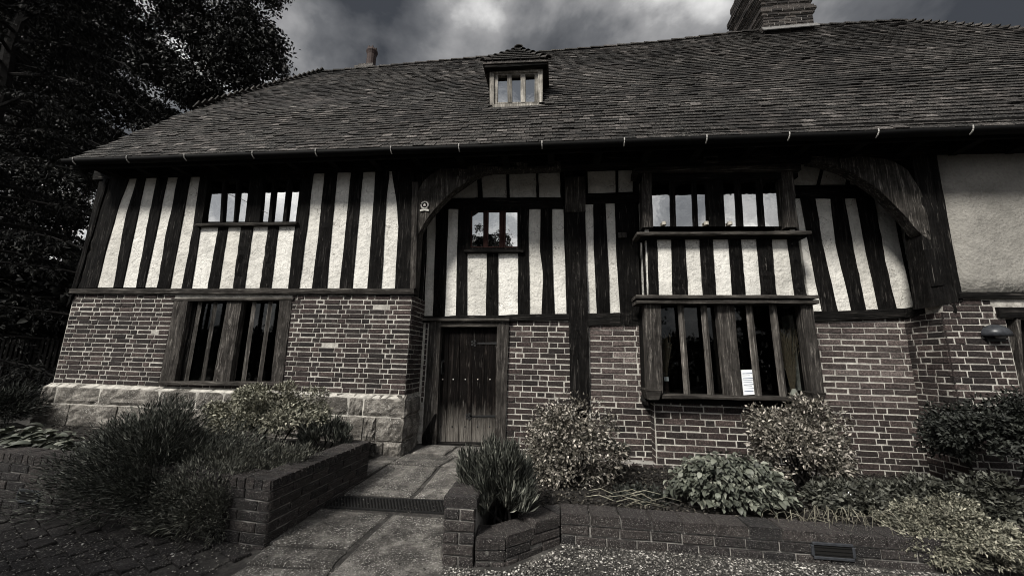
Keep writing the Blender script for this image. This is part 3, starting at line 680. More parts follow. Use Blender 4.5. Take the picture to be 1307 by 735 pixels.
# jetty sill beam
beam(MB(), (XL-.03, -.035, 1.957), (XR0+.03, -.035, 1.968), .075, .2, 40, .004).build('sill_beam', M_oak_h, house)
# wall plate under the eaves, running across the recess
beam(MB(), (-6.9, -.01, 3.80), (9.7, -.01, 3.72), .17, .17, 60, .006).build('wall_plate', M_tim_h, house)
beam(MB(), (-6.75, -.40, 3.76), (9.9, -.40, 3.67), .13, .03, 50, .004).build('fascia', M_tim_eave, house)
MB().box(-6.8, 9.7, -.36, .55, 3.945, 3.975).build('soffit', M_tim_eave, house)
# left bay: the recess side of its upper storey
MB().box(XR0-.08, XR0-.035, .14, YR+.1, 1.96, 3.9).build('plaster_panel', M_plaster, house)
MB().box(XR0-.09, XR0-.005, .10, .26, 1.96, 3.9).build('post', M_brace, house)
MB().box(XR0-.09, XR0-.006, .32, .42, 1.96, 3.9).build('stud', M_tim_v, house)
strip(MB(), [(526, 232), (524.5, 300), (523, 368)], [(533, 232), (532, 300), (530, 368)], -.035, .12, 12, .002).build('post', M_oak_v, house)

# --- recessed hall wall
YH = YR+.022
U = [([(572, 212), (572, 254)], [(608.5, 212), (610, 254)]), ([(613.5, 212), (616, 253)], [(646, 212), (646.5, 252.5)]), ([(649.6, 212), (650.5, 252)], [(684, 212), (684.5, 251.5)]), ([(687, 212), (688, 252)], [(714.5, 212), (715.5, 252)])]
U2 = [([(751.5, 212), (752.5, 248)], [(785.5, 212), (786, 247.5)]), ([(789, 212), (789.5, 247)], [(807, 212), (808, 246)])]
Lp = [([(546, 262), (541, 403)], [(557, 262), (552, 403)]), ([(572, 266), (570, 330), (567, 404)], [(585, 266), (583, 330), (581.7, 404)])]
Lw = [([(597, 321), (595.7, 404)], [(621.5, 321), (620, 404)]), ([(635.6, 321), (635.6, 404)], [(660.7, 321), (661, 404)])]
Lr = [([(675.4, 265), (674.5, 290), (675.8, 404)], [(690, 265), (689, 320), (693, 355), (691, 404)]), ([(705, 264), (705, 320), (708, 404)], [(719, 264), (721, 330), (723, 404)])]
Lq = [([(746, 261), (747, 320), (750, 402)], [(757.5, 261), (758, 320), (762, 402)]), ([(773, 258), (776, 327), (779, 400)], [(784.5, 257), (787, 327), (792, 400)])]
for p in U+U2+Lp+Lw+Lr+Lq: panel(p[0], p[1], YH)
studs_between(U, 0, 0, YR+.004, last=[(719.5, 212), (719.5, 254)])
studs_between(U2, 0, 0, YR+.004, last=[(822, 212), (823, 247)])
strip(MB(), [(533, 255), (532, 404)], [(546, 262), (541, 403)], YR, .14, 12).build('stud', M_tim_v, house)
studs_between(Lp, 0, 0, YR, last=[(597, 262), (596, 321), (595.7, 404)])
studs_between(Lw, 0, 0, YR+.003)
studs_between(Lr, 0, 0, YR, first=[(665, 262), (661, 321), (661, 404)], last=[(722, 262), (724, 330), (726, 404)])
studs_between(Lq, 0, 0, YR, last=[(812, 256), (815, 327), (818, 414)])
strip(MB(), [(719.5, 206), (720, 270), (723, 330), (726, 405), (728.5, 522)], [(748, 206), (747, 270), (748.5, 330), (751, 405), (753.5, 522)], YR-.035, .2, 26, .004, .008).build('post', M_tim_v, house)
MB().pxprism([(721, 226), (747, 225), (747.5, 270), (721.5, 271)], YR-.055, .03).build('post_block', M_brace, house, False, .006)
mb = MB(); hw = wrect(598, 266, 664, 321, YR); wall_box(mb, XR0-.05, 1.75, YR+.078, YR+.16, 1.74, 3.95, [hw]); wall_box(mb, 1.75, 5.0, YR+.078, YR+.16, 1.74, 3.95, [(1.75, 3.5, 1.7, 3.9)]); mb.build('backing', M_dark, house)
def railpx(x0, x1, y0, y1, Y, th=.13, mat=None, name='rail', n=16, y0b=None, y1b=None):
    a = at(x0, y1, Y); c = at(x1, y1b if y1b else y1, Y); h = at(x0, y0, Y)[2]-a[2]
    return beam(MB(), a, c, h, th, n, .004).build(name, mat or M_tim_h, house)
railpx(533, 719, 252.5, 266, YR-.012, n=20)
railpx(747, 830, 247, 260, YR-.012, y1b=257)
railpx(538, 727, 403.5, 411, YR-.03, n=20, y1b=408)
railpx(751, 792, 400, 415, YR-.03, y1b=414)
strip(MB(), [(789, 400), (790, 414)], [(818, 398), (820, 414)], YR-.02, .14, 6).build('block', M_tim_v, house)

# --- right of the oriel
UR = [([(1008, 202), (1008, 238)], [(1051, 202), (1043, 236)]), ([(1055, 202), (1047, 236)], [(1084, 206), (1080, 236)]), ([(1088, 206), (1085, 236)], [(1130, 206), (1130, 236)])]
RR = [([(1016, 250), (1026, 320), (1037, 397)], [(1022, 250), (1036, 330), (1050, 397)]), ([(1041, 252), (1050.5, 312), (1070, 398)], [(1061, 252), (1063, 275), (1068, 312), (1088.6, 398)]),
      ([(1078, 251), (1090.5, 320), (1107, 400)], [(1093.5, 251), (1106, 320), (1124, 401)]), ([(1116, 251), (1130, 330), (1146.5, 402)], [(1138.5, 251), (1154, 330), (1170.5, 402)]),
      ([(1142, 251), (1157, 330), (1173.5, 398)], [(1172, 260), (1184, 330), (1193, 392)])]
for p in UR+RR: panel(p[0], p[1], YH)
studs_between(UR, 0, 0, YR+.004); studs_between(RR, 0, 0, YR)
railpx(1005, 1150, 236, 252.5, YR-.012)
railpx(1036, 1200, 398, 410, YR-.03, y1b=404)
beam(MB(), at(1168, 404, .33), at(1222, 400, -.02), .12, .2, 8).build('sill_beam', M_tim_h, house)
# --- curved braces of the overhanging eaves
def brace(outer, inner, Y, th):
    n = 22; O = resample(outer, n); I = resample(inner, n); mb = MB(); o = 0; cols = 5
    for i in range(n):
        a = at(*O[i], Y); c = at(*I[i], Y)
        for k in range(cols):
            u = k/(cols-1); q = a*(1-u)+c*u; q[1] += .006 if k in (0, cols-1) else rng.normal(0, .005); mb.v.append(tuple(q))
        mb.v.append((c[0], Y+th, c[2])); mb.v.append((a[0], Y+th, a[2]))
    w = cols+2
    for i in range(n-1):
        for k in range(w): k2 = (k+1) % w; mb.f.append((i*w+k, (i+1)*w+k, (i+1)*w+k2, i*w+k2))
    mb.f.append(tuple(range(w))); mb.f.append(tuple((n-1)*w+k for k in range(w-1, -1, -1)))
    return mb.build('brace', M_brace, house)
brace([(526, 318), (529, 275), (532.5, 245), (541, 230), (556, 217), (585, 209), (640, 205), (716, 203)], [(528.5, 315), (532.7, 301), (539, 288), (549, 273), (562, 258.4), (575, 245.3), (591.5, 234), (607.8, 222.5), (621, 217), (716, 214)], -.005, .15)
brace([(1189, 306), (1184, 270), (1177, 245), (1158, 215), (1135, 203), (1080, 198), (1036, 199)], [(1186, 306), (1170.5, 293.4), (1159, 278), (1142, 261), (1125, 244), (1106, 230.5), (1083, 217), (1052, 207), (1036, 205)], -.005, .15)
# --- right bay upper storey
strip(MB(), [(1163, 186), (1166, 209), (1177, 300), (1188, 392)], [(1193, 186), (1196, 206), (1212, 295), (1229, 384)], .0, .22, 18, .004).build('post', M_tim_v, house)
strip(MB(), [(1186, 186), (1189, 207), (1205, 295), (1221, 386)], [(1194, 186), (1197, 206), (1213, 295), (1230, 384)], -.012, .1, 12, .003).build('stud', M_tim_v, house)
MB().pxprism([(1180, 318), (1199, 316), (1207, 364), (1190, 366)], -.012, .04).build('post_block', M_tim_v, house, False, .006)
a = at(1228, 373.5, 0); b_ = at(1196, 206, 0)
mb = MB(); n = 14
for k in range(10):
    for i in range(n): mb.v.append((b_[0]-.02+(9.6-b_[0])*i/(n-1), .03+rng.normal(0, .004), a[2]-.02+(3.95-a[2])*k/9))
mb.f = [(k*n+i, k*n+i+1, (k+1)*n+i+1, (k+1)*n+i) for k in range(9) for i in range(n-1)]
pr = mb.build('dimmed_plaster_panel', M_plaster_dim, house, True); m_ = pr.modifiers.new('solid', 'SOLIDIFY'); m_.thickness = .06; m_.offset = -1  # plaster panel with the vignette darkening put into its colour
beam(MB(), (a[0]-.06, -.03, 1.945), (9.7, -.03, 1.93), .075, .2, 20).build('sill_beam', M_tim_h, house)
beam(MB(), (5.36, -.025, 1.725), (6.5, -.025, 1.725), .125, .2, 8).build('door_lintel', M_tim_h, house)
strip(MB(), [(1298, 402), (1304, 485), (1309, 560)], [(1303, 402), (1309, 485), (1314, 560)], -.01, .16, 8).build('door_post', M_oak_v, house)
MB().box(5.46, 6.4, .12, .16, -.3, 1.75).build('side_door', M_door, house)
MB().box(6.33, 6.45, -.012, .19, -.3, 1.725).build('door_post', M_oak_v, house)
# --- windows ---------------------------------------------------------
def win(name='window'):
    o = bpy.data.objects.new(name, None); COL.objects.link(o); o.parent = house; o.matrix_parent_inverse = Matrix.Translation(-Vector(house.location)); return o
def wframe(px_out, px_in, Y, th, mat, parent, name='frame'):
    """a frame between an outer and an inner quadrilateral (each tl, tr, br, bl)"""
    O = [at(x, y, Y) for x, y in px_out]; I = [at(x, y, Y) for x, y in px_in]; v = O+I+[q+np.array([0, th, 0]) for q in O+I]
    f = []
    for k in range(4):
        k2 = (k+1) % 4; f += [(k, k+4, k2+4, k2), (k+8, k2+8, k2+12, k+12), (k, k2, k2+8, k+8), (k+4, k+12, k2+12, k2+4)]
    return MB().add(v, f).build(name, mat, parent, False, .004)
def pane(px, Y, parent, mat): return MB().pxprism(px, Y, .004).build('pane', mat, parent)
def tidy(parts_parent): pass
# upper left window
w = win()
wframe([(257, 224), (386, 222), (378, 286), (249, 289)], [(266, 229), (384, 227), (377, 283), (257, 284.5)], .0, .09, M_tim_v, w)
for l, r in (((243, 266), (270, 272.7)),): pass
pt = [(242, 243.5), (270, 281)]
PX = [((269.5, 282.5), (267, 279.5)), ((287, 300.5), (283.5, 297)), ((305.5, 317.5), (299.5, 311.5)), ((336, 346.5), (331, 341)), ((351.5, 365.5), (346, 359.5)), ((370.5, 383), (365, 377.5))]
for (tl, tr), (bl, br_) in PX: pane([(tl-1, 227), (tr+1, 227), (br_+1, 283), (bl-1, 283)], .05, w, M_glass)
for i in range(5):
    tl, tr = PX[i][0][1], PX[i+1][0][0]; bl, br_ = PX[i][1][1], PX[i+1][1][0]
    strip(MB(), [(tl+1.5, 227), (bl+.5, 283.5)], [(tr-.5+.8, 227), (br_-.2, 283.5)], .012, .06, 8, .001, .002).build('mullion', M_tim_v, w)
for k, ((xa, ya), (xb, yb)) in enumerate((((290, 247), (299, 251)), ((306, 253), (315, 258)), ((333, 268), (341, 272)))):
    MB().tube([at(xa, ya, .046), at(xb, yb, .046)], .004, 5).build('slanted_bar', M_lead, w)  # thin slanted bars across three of the panes
beam(MB(), at(249, 288.5, -.05), at(378, 286.5, -.05), .04, .12, 14, .003).build('sill', M_oak_h, w)
# lower left window: unglazed look, square bars set cornerwise
w = win()
strip(MB(), [(222, 383), (203, 487)], [(240, 383), (222, 487)], -.01, .10, 12, .002).build('jamb', M_oak_v, w)
strip(MB(), [(239, 384), (221, 487)], [(251, 384), (234, 487)], .07, .10, 12, .002).build('jamb', M_tim_v, w)
strip(MB(), [(357, 383), (345, 488)], [(372, 383), (360, 488)], -.01, .14, 12, .002).build('jamb', M_oak_v, w)
beam(MB(), at(218, 384, -.02), at(374, 383, -.02), .04, .16, 14, .003).build('head', M_oak_h, w)
for xa, xb in ((256.5, 237.5), (276, 258.5), (325.5, 310.5), (346, 331)):
    diamond(MB(), at(xa, 382, .06), at(xb, 487, .06), .033).build('mullion', M_bar, w)
strip(MB(), [(290, 383), (271, 487)], [(308.5, 383), (292, 487)], .015, .10, 12, .002).build('mullion', M_oak_v, w)
beam(MB(), at(201, 491, -.06), at(359, 492.5, -.06), .05, .16, 14, .003).build('sill', M_oak_h, w)
a = at(204, 486, .13); b_ = at(372, 384, .13)
MB().box(-5.0, -3.25, .135, .14, .76, 1.89).build('pane', M_glass_low, w)
# hall window, red frame
w = win()
wframe([(595.5, 264), (666, 264), (665, 321), (595, 321)], [(600.5, 268), (661.5, 268), (660.5, 316), (600, 316)], YR-.01, .09, M_tim_v, w)
for xa, xb in ((600.5, 618), (621.5, 638.5), (643.5, 661.5)):
    wframe([(xa-.5, 268), (xb+.5, 268), (xb+.5, 316), (xa-.8, 316)], [(xa+1.8, 270), (xb-1.3, 270), (xb-1.3, 314.5), (xa+1.3, 314.5)], YR+.015, .05, M_red, w, 'casement')
    pane([(xa+.5, 269), (xb-.5, 269), (xb-.5, 315.5), (xa+.5, 315.5)], YR+.04, w, M_glass)
for x in (619.8, 641): strip(MB(), [(x-1.6, 268), (x-1.8, 316)], [(x+1.6, 268), (x+1.4, 316)], YR, .07, 6, .001, .002).build('mullion', M_red, w)
beam(MB(), at(592, 321.5, YR-.06), at(668, 321.5, YR-.06), .04, .12, 10, .003).build('sill', M_tim_h, w)

# oriel: upper and lower lights with an apron of studs
YO = .20
w = win('oriel_window')
strip(MB(), [(819, 218), (820, 290)], [(832, 218), (834, 290)], YO-.03, .16, 10, .003).build('jamb', M_oak_v, w)
strip(MB(), [(997, 218), (1003.5, 290)], [(1013, 218), (1019, 290)], YO-.03, .16, 10, .003).build('jamb', M_oak_v, w)
beam(MB(), at(811, 219, YO-.07), at(1023, 217, YO-.07), .10, .3, 18, .004).build('head', M_oak_h, w)
beam(MB(), at(815, 229, YO-.02), at(1019, 226, YO-.02), .09, .12, 18, .003).build('head', M_tim_h, w)
G = [((833, 855.5), (835, 857)), ((861.5, 884), (863.5, 886)), ((888.7, 903), (891.5, 905.5)), ((922.5, 939), (926, 942)), ((945.5, 966.5), (949.5, 970.5)), ((972.5, 998), (977, 1003))]
for (tl, tr), (bl, br_) in G: pane([(tl-1.5, 227), (tr+1.5, 227), (br_+1.5, 289), (bl-1.5, 289)], YO+.05, w, M_glass)
for i in range(5):
    big = i == 2
    strip(MB(), [(G[i][0][1], 226), (G[i][1][1], 289)], [(G[i+1][0][0], 226), (G[i+1][1][0], 289)], YO-(.01 if big else -.015), .08, 10, .002).build('mullion', M_tim_v, w)
beam(MB(), at(813, 300, YO-.14), at(1036.5, 298.5, YO-.14), .042, .3, 18, .003).build('sill', M_oak_h, w)
beam(MB(), at(818, 303.5, YO-.07), at(1030, 302.5, YO-.07), .035, .22, 18, .002).build('sill', M_tim_h, w)
Op = [([(838.7, 301), (841, 377)], [(856.7, 301), (859, 377)]), ([(874, 301), (878.6, 377)], [(892.6, 301), (897.5, 377)]), ([(909.6, 301), (914.5, 377)], [(930, 301), (935, 377)]), ([(945.8, 301), (952.3, 377)], [(966, 301), (972, 377)]), ([(984.6, 301), (991.5, 377)], [(1005, 301), (1015, 377)])]
for p in Op: panel(p[0], p[1], YO+.022)
studs_between(Op, 0, 0, YO, first=[(826.5, 301), (829, 377)], last=[(1017.5, 301), (1030, 377)])
# cheeks of the oriel between window sills, down to the recess wall
xl_ = at(826.5, 340, YO)[0]; xr_ = at(1023, 340, YO)[0]
MB().box(xl_-.0, xl_+.05, YO+.05, YR+.1, 1.9, 3.85).build('cheek', M_plaster, w)
MB().box(xl_-.02, xl_+.05, YO+.10, YO+.17, 1.9, 3.85).build('stud', M_tim_v, w)
MB().box(xr_-.05, xr_+.0, YO+.05, YR+.1, 1.9, 3.85).build('cheek', M_plaster, w)
MB().box(xl_+.05, xr_-.05, YO+.08, YO+.12, 2.0, 2.62).build('backing', M_dark, w)
MB().box(xl_-.03, xr_+.02, YO+.06, YR+.1, 3.70, 3.80).build('oriel_head', M_tim_h, w)
MB().box(xl_+.05, xr_-.05, YO+.13, YR+1.2, 2.02, 2.08).build('oriel_floor', M_dark, w)
# lower light
YW = .15
w = win('oriel_window')
beam(MB(), at(813, 387, YW-.09), at(1046, 387.5, YW-.09), .05, .3, 18, .003).build('head', M_oak_h, w)
beam(MB(), at(812, 380.5, YW-.12), at(1046, 380.5, YW-.12), .04, .3, 18, .003).build('head', M_oak_h, w)
strip(MB(), [(822, 387), (824.5, 440), (827, 502)], [(843.5, 387), (844.5, 440), (846.5, 502)], YW-.03, .14, 12, .003).build('jamb', M_oak_v, w)
strip(MB(), [(1022.5, 387), (1037, 502)], [(1037.5, 387), (1053, 502)], YW-.03, .14, 12, .003).build('jamb', M_oak_v, w)
for (a0, a1), (c0, c1) in (((864, 872), (873, 881.5)), ((893.4, 901.8), (903.5, 912)), ((950.6, 960), (963.4, 973.4)), ((980.5, 990.5), (995, 1005))):
    wd = (at(a1, 394, YW)[0]-at(a0, 394, YW)[0])/2
    diamond(MB(), at((a0+a1)/2, 386, YW+.05), at((c0+c1)/2, 507, YW+.05), wd).build('mullion', M_bar, w)
strip(MB(), [(915, 388), (926.6, 506)], [(937, 388), (948.4, 506)], YW+.01, .10, 12, .003).build('mullion', M_oak_v, w)
beam(MB(), at(845, 508, YW-.06), at(1043, 512.5, YW-.06), .045, .25, 16, .003).build('sill', M_oak_h, w)
for (x0, x1_, y0, y1_) in ((823, 846, 496, 511), (1037, 1056, 500, 513)):
    MB().pxprism([(x0, y0), (x1_, y0+1), (x1_-4, y1_), (x0+5, y1_)], YW-.10, .3).build('corbel', M_oak_h, w, False, .012)
a = at(1022, 387, YW); c = at(846, 507, YW)
MB().box(c[0], a[0]+.08, YW+.115, YW+.12, c[2], a[2]).build('pane', M_glass_low, w)
xa, xb = at(823, 440, YW)[0], at(1046, 440, YW)[0]
MB().box(xa+.01, xa+.06, YW+.1, YR+.1, .62, 1.95).build('cheek', M_tim_v, w); MB().box(xb-.05, xb-.01, YW+.1, YR+.1, .62, 1.95).build('cheek', M_tim_v, w)
MB().box(xa, xb, YW+.12, YR+.35, .655, .715).build('inner_sill', M_dark, w)
MB().box(xa, xb, YW+.12, YR+.12, 1.93, 1.99).build('inner_head', M_dark, w)

# --- door
YD = YR+.07
dr = win('door')
tb = [562, 573.5, 587, 602.5, 618, 634.5]; bb = [555.5, 568.5, 585, 601.5, 617.5, 631.8]
for i in range(5):
    strip(MB(), [(tb[i]+.35, 416), (bb[i]+.35, 566)], [(tb[i+1]-.35, 416), (bb[i+1]-.35, 566)], YD+rng.normal(0, .002), .04, 12, .001, .0015).build('plank', M_door, dr)
MB().pxprism([(560, 415), (636, 415), (634, 567), (554, 567)], YD+.03, .03).build('backing', M_dark, dr)
for y0, xa, xb in ((438.0, 604, 634.5), (531.0, 597, 632)):
    mb = MB(); mb.pxprism([(xa, y0-1.0), (xb, y0-1.5), (xb, y0+1.3), (xa, y0+.9)], YD-.012, .012)
    for k in range(5):
        an = 2*math.pi*k/5; q = at(xa+1+3.0*math.cos(an), y0+3.0*math.sin(an), YD-.012); mb.tube([q, q+np.array([0, .012, 0])], .016, 8)
    mb.build('hinge', M_iron, dr)
q0, q1 = at(565.5, 461, YD), at(564.5, 476.5, YD)
mb = MB(); mb.tube([q0, q0+np.array([0, -.045, -.01]), (q0+q1)/2+np.array([0, -.055, 0]), q1+np.array([0, -.045, .01]), q1], [.012, .010, .011, .010, .012], 7)
mb.tube([q0+np.array([0, 0, .0]), q0+np.array([0, -.008, 0])], .022, 8); mb.tube([q1, q1+np.array([0, -.008, 0])], .022, 8); mb.build('handle', M_iron, dr)
for y0, t_ in ((484, .46), (544, .86)):
    for i in range(5):
        x = (tb[i]+tb[i+1])/2*(1-t_)+(bb[i]+bb[i+1])/2*t_; q = at(x, y0, YD)
        MB().tube([q, q+np.array([0, -.007, 0]), q+np.array([0, -.011, 0])], [.011, .010, .004], 8).build('nail', M_bracket if y0 < 500 else M_iron, dr)
df = win('door_frame')
strip(MB(), [(548.5, 410), (539.5, 572)], [(562.5, 410), (556, 572)], YR-.03, .16, 14, .003).build('jamb', M_oak_v, df)
strip(MB(), [(634.5, 410), (631.5, 570)], [(649.5, 410), (644.5, 570)], YR-.03, .16, 14, .003).build('jamb', M_oak_v, df)
strip(MB(), [(555, 528), (538.5, 556), (538, 573)], [(556.5, 528), (551, 556), (551, 573)], YR-.055, .06, 8, .002).build('jamb_foot', M_tim_v, df)
beam(MB(), at(562, 417, YR-.028), at(635, 417, YR-.028), .085, .15, 10, .002).build('head', M_oak_h, df)
beam(MB(), at(538, 409.5, YR-.075), at(650, 409.5, YR-.075), .038, .12, 14, .003).build('hood', M_oak_h, df)
beam(MB(), at(548, 569, YR-.0), at(640, 570, YR-.0), .045, .14, 10, .002).build('threshold', M_tim_h, df)

# --- roof
rx = [-5.37, -3.96, -1.36, .237, 1.327, 2.736, 4.487, 6.06, 7.72]; rz = [8.12, 8.15, 8.22, 8.25, 8.27, 8.30, 8.41, 8.44, 8.42]
def zb(X): return 3.872+(X+6.62)*(3.786-3.872)/12.17
def zr(X): return float(np.interp(X, rx, rz))
SAG = np.random.default_rng(3).normal(0, 1, (7, 12))
def rp(X, t, off=0.0):
    z = zb(X)+(zr(X)-zb(X))*t; y = -.42+3.42*t
    u = np.clip((X+7)/17*10.9, 0, 10.9); v = np.clip(t*5.9, 0, 5.9); i, k = int(u), int(v); fu, fv = u-i, v-k
    s = (SAG[k, i]*(1-fu)+SAG[k, min(i+1, 11)]*fu)*(1-fv)+(SAG[min(k+1, 6), i]*(1-fu)+SAG[min(k+1, 6), min(i+1, 11)]*fu)*fv
    s *= .016*math.sin(math.pi*min(1, max(0, t)))
    return np.array([X, y, z])+np.array([0, -.79, .612])*(off+s)
def xlft(t): return -6.66+max(0, (t-.47)/.53)*1.27
def xrgt(t): return 9.75-max(0, (t-.57)/.43)*2.02
mb = MB(); nt_, nx_ = 16, 30
for k in range(nt_+1):
    t = k/nt_
    for i in range(nx_+1): mb.v.append(tuple(rp(xlft(t)+(xrgt(t)-xlft(t))*i/nx_, t, -.02)))
for k in range(nt_):
    for i in range(nx_): a = k*(nx_+1)+i; mb.f.append((a, a+1, a+nx_+2, a+nx_+1))
o = len(mb.v)                                             # back slope, half hips and end gables close the roof
for t in (0, .47, 1.0):
    for X in (xlft(t), xrgt(t)): q = rp(X, t, -.02); mb.v.append((q[0], 6.0-q[1]+.42-.42, q[2]))
f0 = [(0, nx_), (round(.47*nt_)*0, 0)]
L0 = rp(-6.66, 0, -.02); L1 = rp(-6.66, .47, -.02); L2 = rp(xlft(1), 1, -.02); R0 = rp(9.75, 0, -.02); R1 = rp(9.75, .57, -.02); R2 = rp(xrgt(1), 1, -.02)
bk = lambda q: np.array([q[0], 6.02-q[1], q[2]])
mb.v = mb.v[:o]
mb.add([L0, L1, L2, R2, R1, R0, bk(L0), bk(L1), bk(L2), bk(R2), bk(R1), bk(R0)], [(6, 7, 8, 9, 10, 11), (0, 1, 7, 6), (1, 2, 8, 7), (5, 11, 10, 4), (4, 10, 9, 3), (2, 3, 9, 8)])
roof = mb.build('roof', M_tile, house)
GAUGE = .107; SL = math.hypot(3.42, 4.4); NC = int(SL/GAUGE); TW = .15
dp0, dp1 = .20, .42
tiles = []
for r in range(NC+1):
    t = r*GAUGE/SL; x = -6.70-(r % 2)*TW/2+rng.normal(0, .01)
    while x < 9.8:
        cx = x+TW/2
        if xlft(t)-.02 < cx < xrgt(t)+.02: tiles.append((cx, t, r))
        x += TW*rng.uniform(.985, 1.02)
def dormer_skip(cx, t): return -.62 < cx < .19 and t > .262 and (cx, t) and t < .50
tiles = [q for q in tiles if not dormer_skip(q[0], q[1])]
sup = np.array([0, .612, .79]); nrmR = np.array([0, -.79, .612])
def tile_geo(mb, lift, kx, curl):
    w = TW-.006; L = GAUGE*1.55; th = .030
    v = []
    for yy, lf in ((0, lift), (L*.5, lift*.55+curl), (L, 0)):
        for xx in (-w/2, w/2): v.append((xx+kx*(1 if yy == 0 else 0), yy, lf+th))
    v += [(-w/2+kx, 0, lift), (w/2+kx, 0, lift), (-w/2, L, -.004), (w/2, L, -.004)]
    return mb.add(v, [(0, 1, 3, 2), (2, 3, 5, 4), (6, 7, 1, 0), (7, 9, 5, 3, 1), (8, 6, 0, 2, 4), (9, 7, 6, 8)])
def rnd_tile(mb): return tile_geo(mb, .017+abs(rng.normal(0, .005)), rng.normal(0, .003), rng.normal(0, .002))
sc = sorted(range(len(tiles)), key=lambda i: depth(rp(tiles[i][0], tiles[i][1])) if 0 < ((rp(tiles[i][0], tiles[i][1])-CAM)@CR)/depth(rp(tiles[i][0], tiles[i][1]))*FPX+PHW/2 < PHW else 99)
own = set(sc[:300]); tv = []
for i in range(12): tv.append(rnd_tile(MB()).mesh('roof_tile', M_tile))
mbt = MB(); Rm = np.array([[1, 0, 0], [0, .612, .79], [0, -.79, .612]])   # rows: local x, y, z in world
for i, (cx, t, r) in enumerate(tiles):
    base = rp(cx, t-(.004+.005*rng.random() if rng.random() < .02 else 0), 0.002+(.012 if rng.random() < .02 else 0))
    if i in own:
        o = link('roof_tile', tv[i % 12], roof)
        Mx = Matrix(((1, 0, 0, base[0]), (0, .612, -.79, base[1]), (0, .79, .612, base[2]), (0, 0, 0, 1)))
        o.matrix_basis = Mx @ Matrix.Rotation(rng.normal(0, .012), 4, 'Z')
    else:
        m_ = rnd_tile(MB()); V = np.array(m_.v) @ Rm+base; mbt.add(V, m_.f)
# tiles of the left half hip and the back slope, far fewer
for r in range(24):
    t = .47+r*.53/24
    y0 = rp(0, t)[1]
    for y in np.arange(y0, 6-y0, TW):
        q = np.array([xlft(t), y, zb(-6)+(zr(-5.4)-zb(-6))*t]); hs = np.array([.55, 0, .835]); nn = np.array([-.835, 0, .55])
        m_ = rnd_tile(MB()); V = np.array(m_.v); V = V[:, :1]*np.array([0, 1, 0])*-1+V[:, 1:2]*hs+V[:, 2:3]*nn+q; mbt.add(V, m_.f)
kind(mbt.build('roof_tiles', M_tile, house), 'stuff')
# ridge and bonnet hip tiles
def half_tile(p, d, n, L=.3, R=.10, lift=0.0):
    """a half round tile lying along d with its crown along n"""
    d = d/np.linalg.norm(d); s = np.cross(d, n); s /= np.linalg.norm(s); n = np.cross(s, d); v = []; K = 6
    for q, rr, lf in ((p, R*1.12, lift), (p+d*L, R*.9, 0)):
        for k in range(K+1):
            an = math.pi*k/K; v.append(q+s*math.cos(an)*rr+n*(math.sin(an)*rr*.75+lf-.03))
        for k in range(K+1):
            an = math.pi*k/K; v.append(q+s*math.cos(an)*rr*.8+n*(math.sin(an)*rr*.55+lf-.03))
    w_ = 2*(K+1); f = []
    for k in range(K): f += [(k, k+1, w_+k+1, w_+k), (K+1+k, w_+K+1+k, w_+K+2+k, K+2+k), (k, K+1+k, K+2+k, k+1), (w_+k, w_+k+1, w_+K+2+k, w_+K+1+k)]
    f += [(0, w_, w_+K+1, K+1), (K, 2*K+1, w_+2*K+1, w_+K)]
    return MB().add(v, f)
x = xlft(1)
while x < xrgt(1)-.1:
    p = rp(x, 1.0); q = rp(x+.3, 1.0); half_tile(p, q-p, np.array([0, 0, 1.]), .31, .11).build('ridge_tile', M_tile, roof); x += .3
def hip(ts, xf, sgn):
    for t0, t1 in zip(ts[:-1], ts[1:]):
        p = rp(xf(t0), t0, .01); q = rp(xf(t1), t1, .01); d = q-p
        half_tile(p, d, np.array([-.45*sgn, -.55, .7]), np.linalg.norm(d)*1.25, .085, .045).build('hip_tile', M_tile, roof)
hip(np.linspace(.47, .985, 27), xlft, 1); hip(np.linspace(.57, .985, 25), xrgt, -1)
# verge at the left gable
mb = MB(); q = [rp(-6.66, 0, -.03), rp(-6.66, .47, -.03)]; mb.prism([q[0], q[1], q[1]+np.array([0, .08, -.14]), q[0]+np.array([0, .1, -.13])], (.03, 0, 0)); mb.build('barge_board', M_tim_v, house)
g0 = MB(); g0.add([(-6.7, .1, 3.9), (-6.7, 5.9, 3.9), (-6.7, 4.4, 5.85), (-6.7, 1.6, 5.85)], [(0, 1, 2, 3)]); g0.build('gable', M_tim_v, house)
# gutter and its brackets
gu = MB(); n = 40; K = 7
for i in range(n+1):
    X = -6.72+16.5*i/n; c = np.array([X, -.475, zb(X)-.045+rng.normal(0, .002)])
    for rr in (.062, .054):
        for k in range(K+1): an = math.pi+math.pi*k/K; gu.v.append(tuple(c+np.array([0, rr*math.cos(an), rr*math.sin(an)+.02])))
w_ = 2*(K+1)
for i in range(n):
    for k in range(K):
        a = i*w_+k; gu.f += [(a, a+1, a+w_+1, a+w_), (a+K+1, a+w_+K+1, a+w_+K+2, a+K+2)]
    for k in (0, K): a = i*w_+k; gu.f.append((a, a+w_, a+w_+K+1, a+K+1))
gutter = gu.build('gutter', M_gutter, house, True)
for px in (99, 167, 240, 326, 406, 501, 587, 692, 796, 900, 1004, 1116, 1235):
    X = at(px, 195-(px-510)*.034, -.475)[0]; c = np.array([X, -.475, zb(X)-.025]); mb = MB()
    pth = [c+np.array([0, .068*math.cos(a_), .068*math.sin(a_)]) for a_ in np.linspace(math.pi*.93, math.pi*1.42, 7)]
    mb.tube(pth, .0075, 5); mb.build('gutter_bracket', M_bracket, gutter)
# rafter feet under the eaves
for i in range(26):
    X = -6.4+i*.61; MB().box(X, X+.09, -.36, .0, zb(X)-.075, zb(X)+.03).build('rafter_foot', M_tim_eave, house)

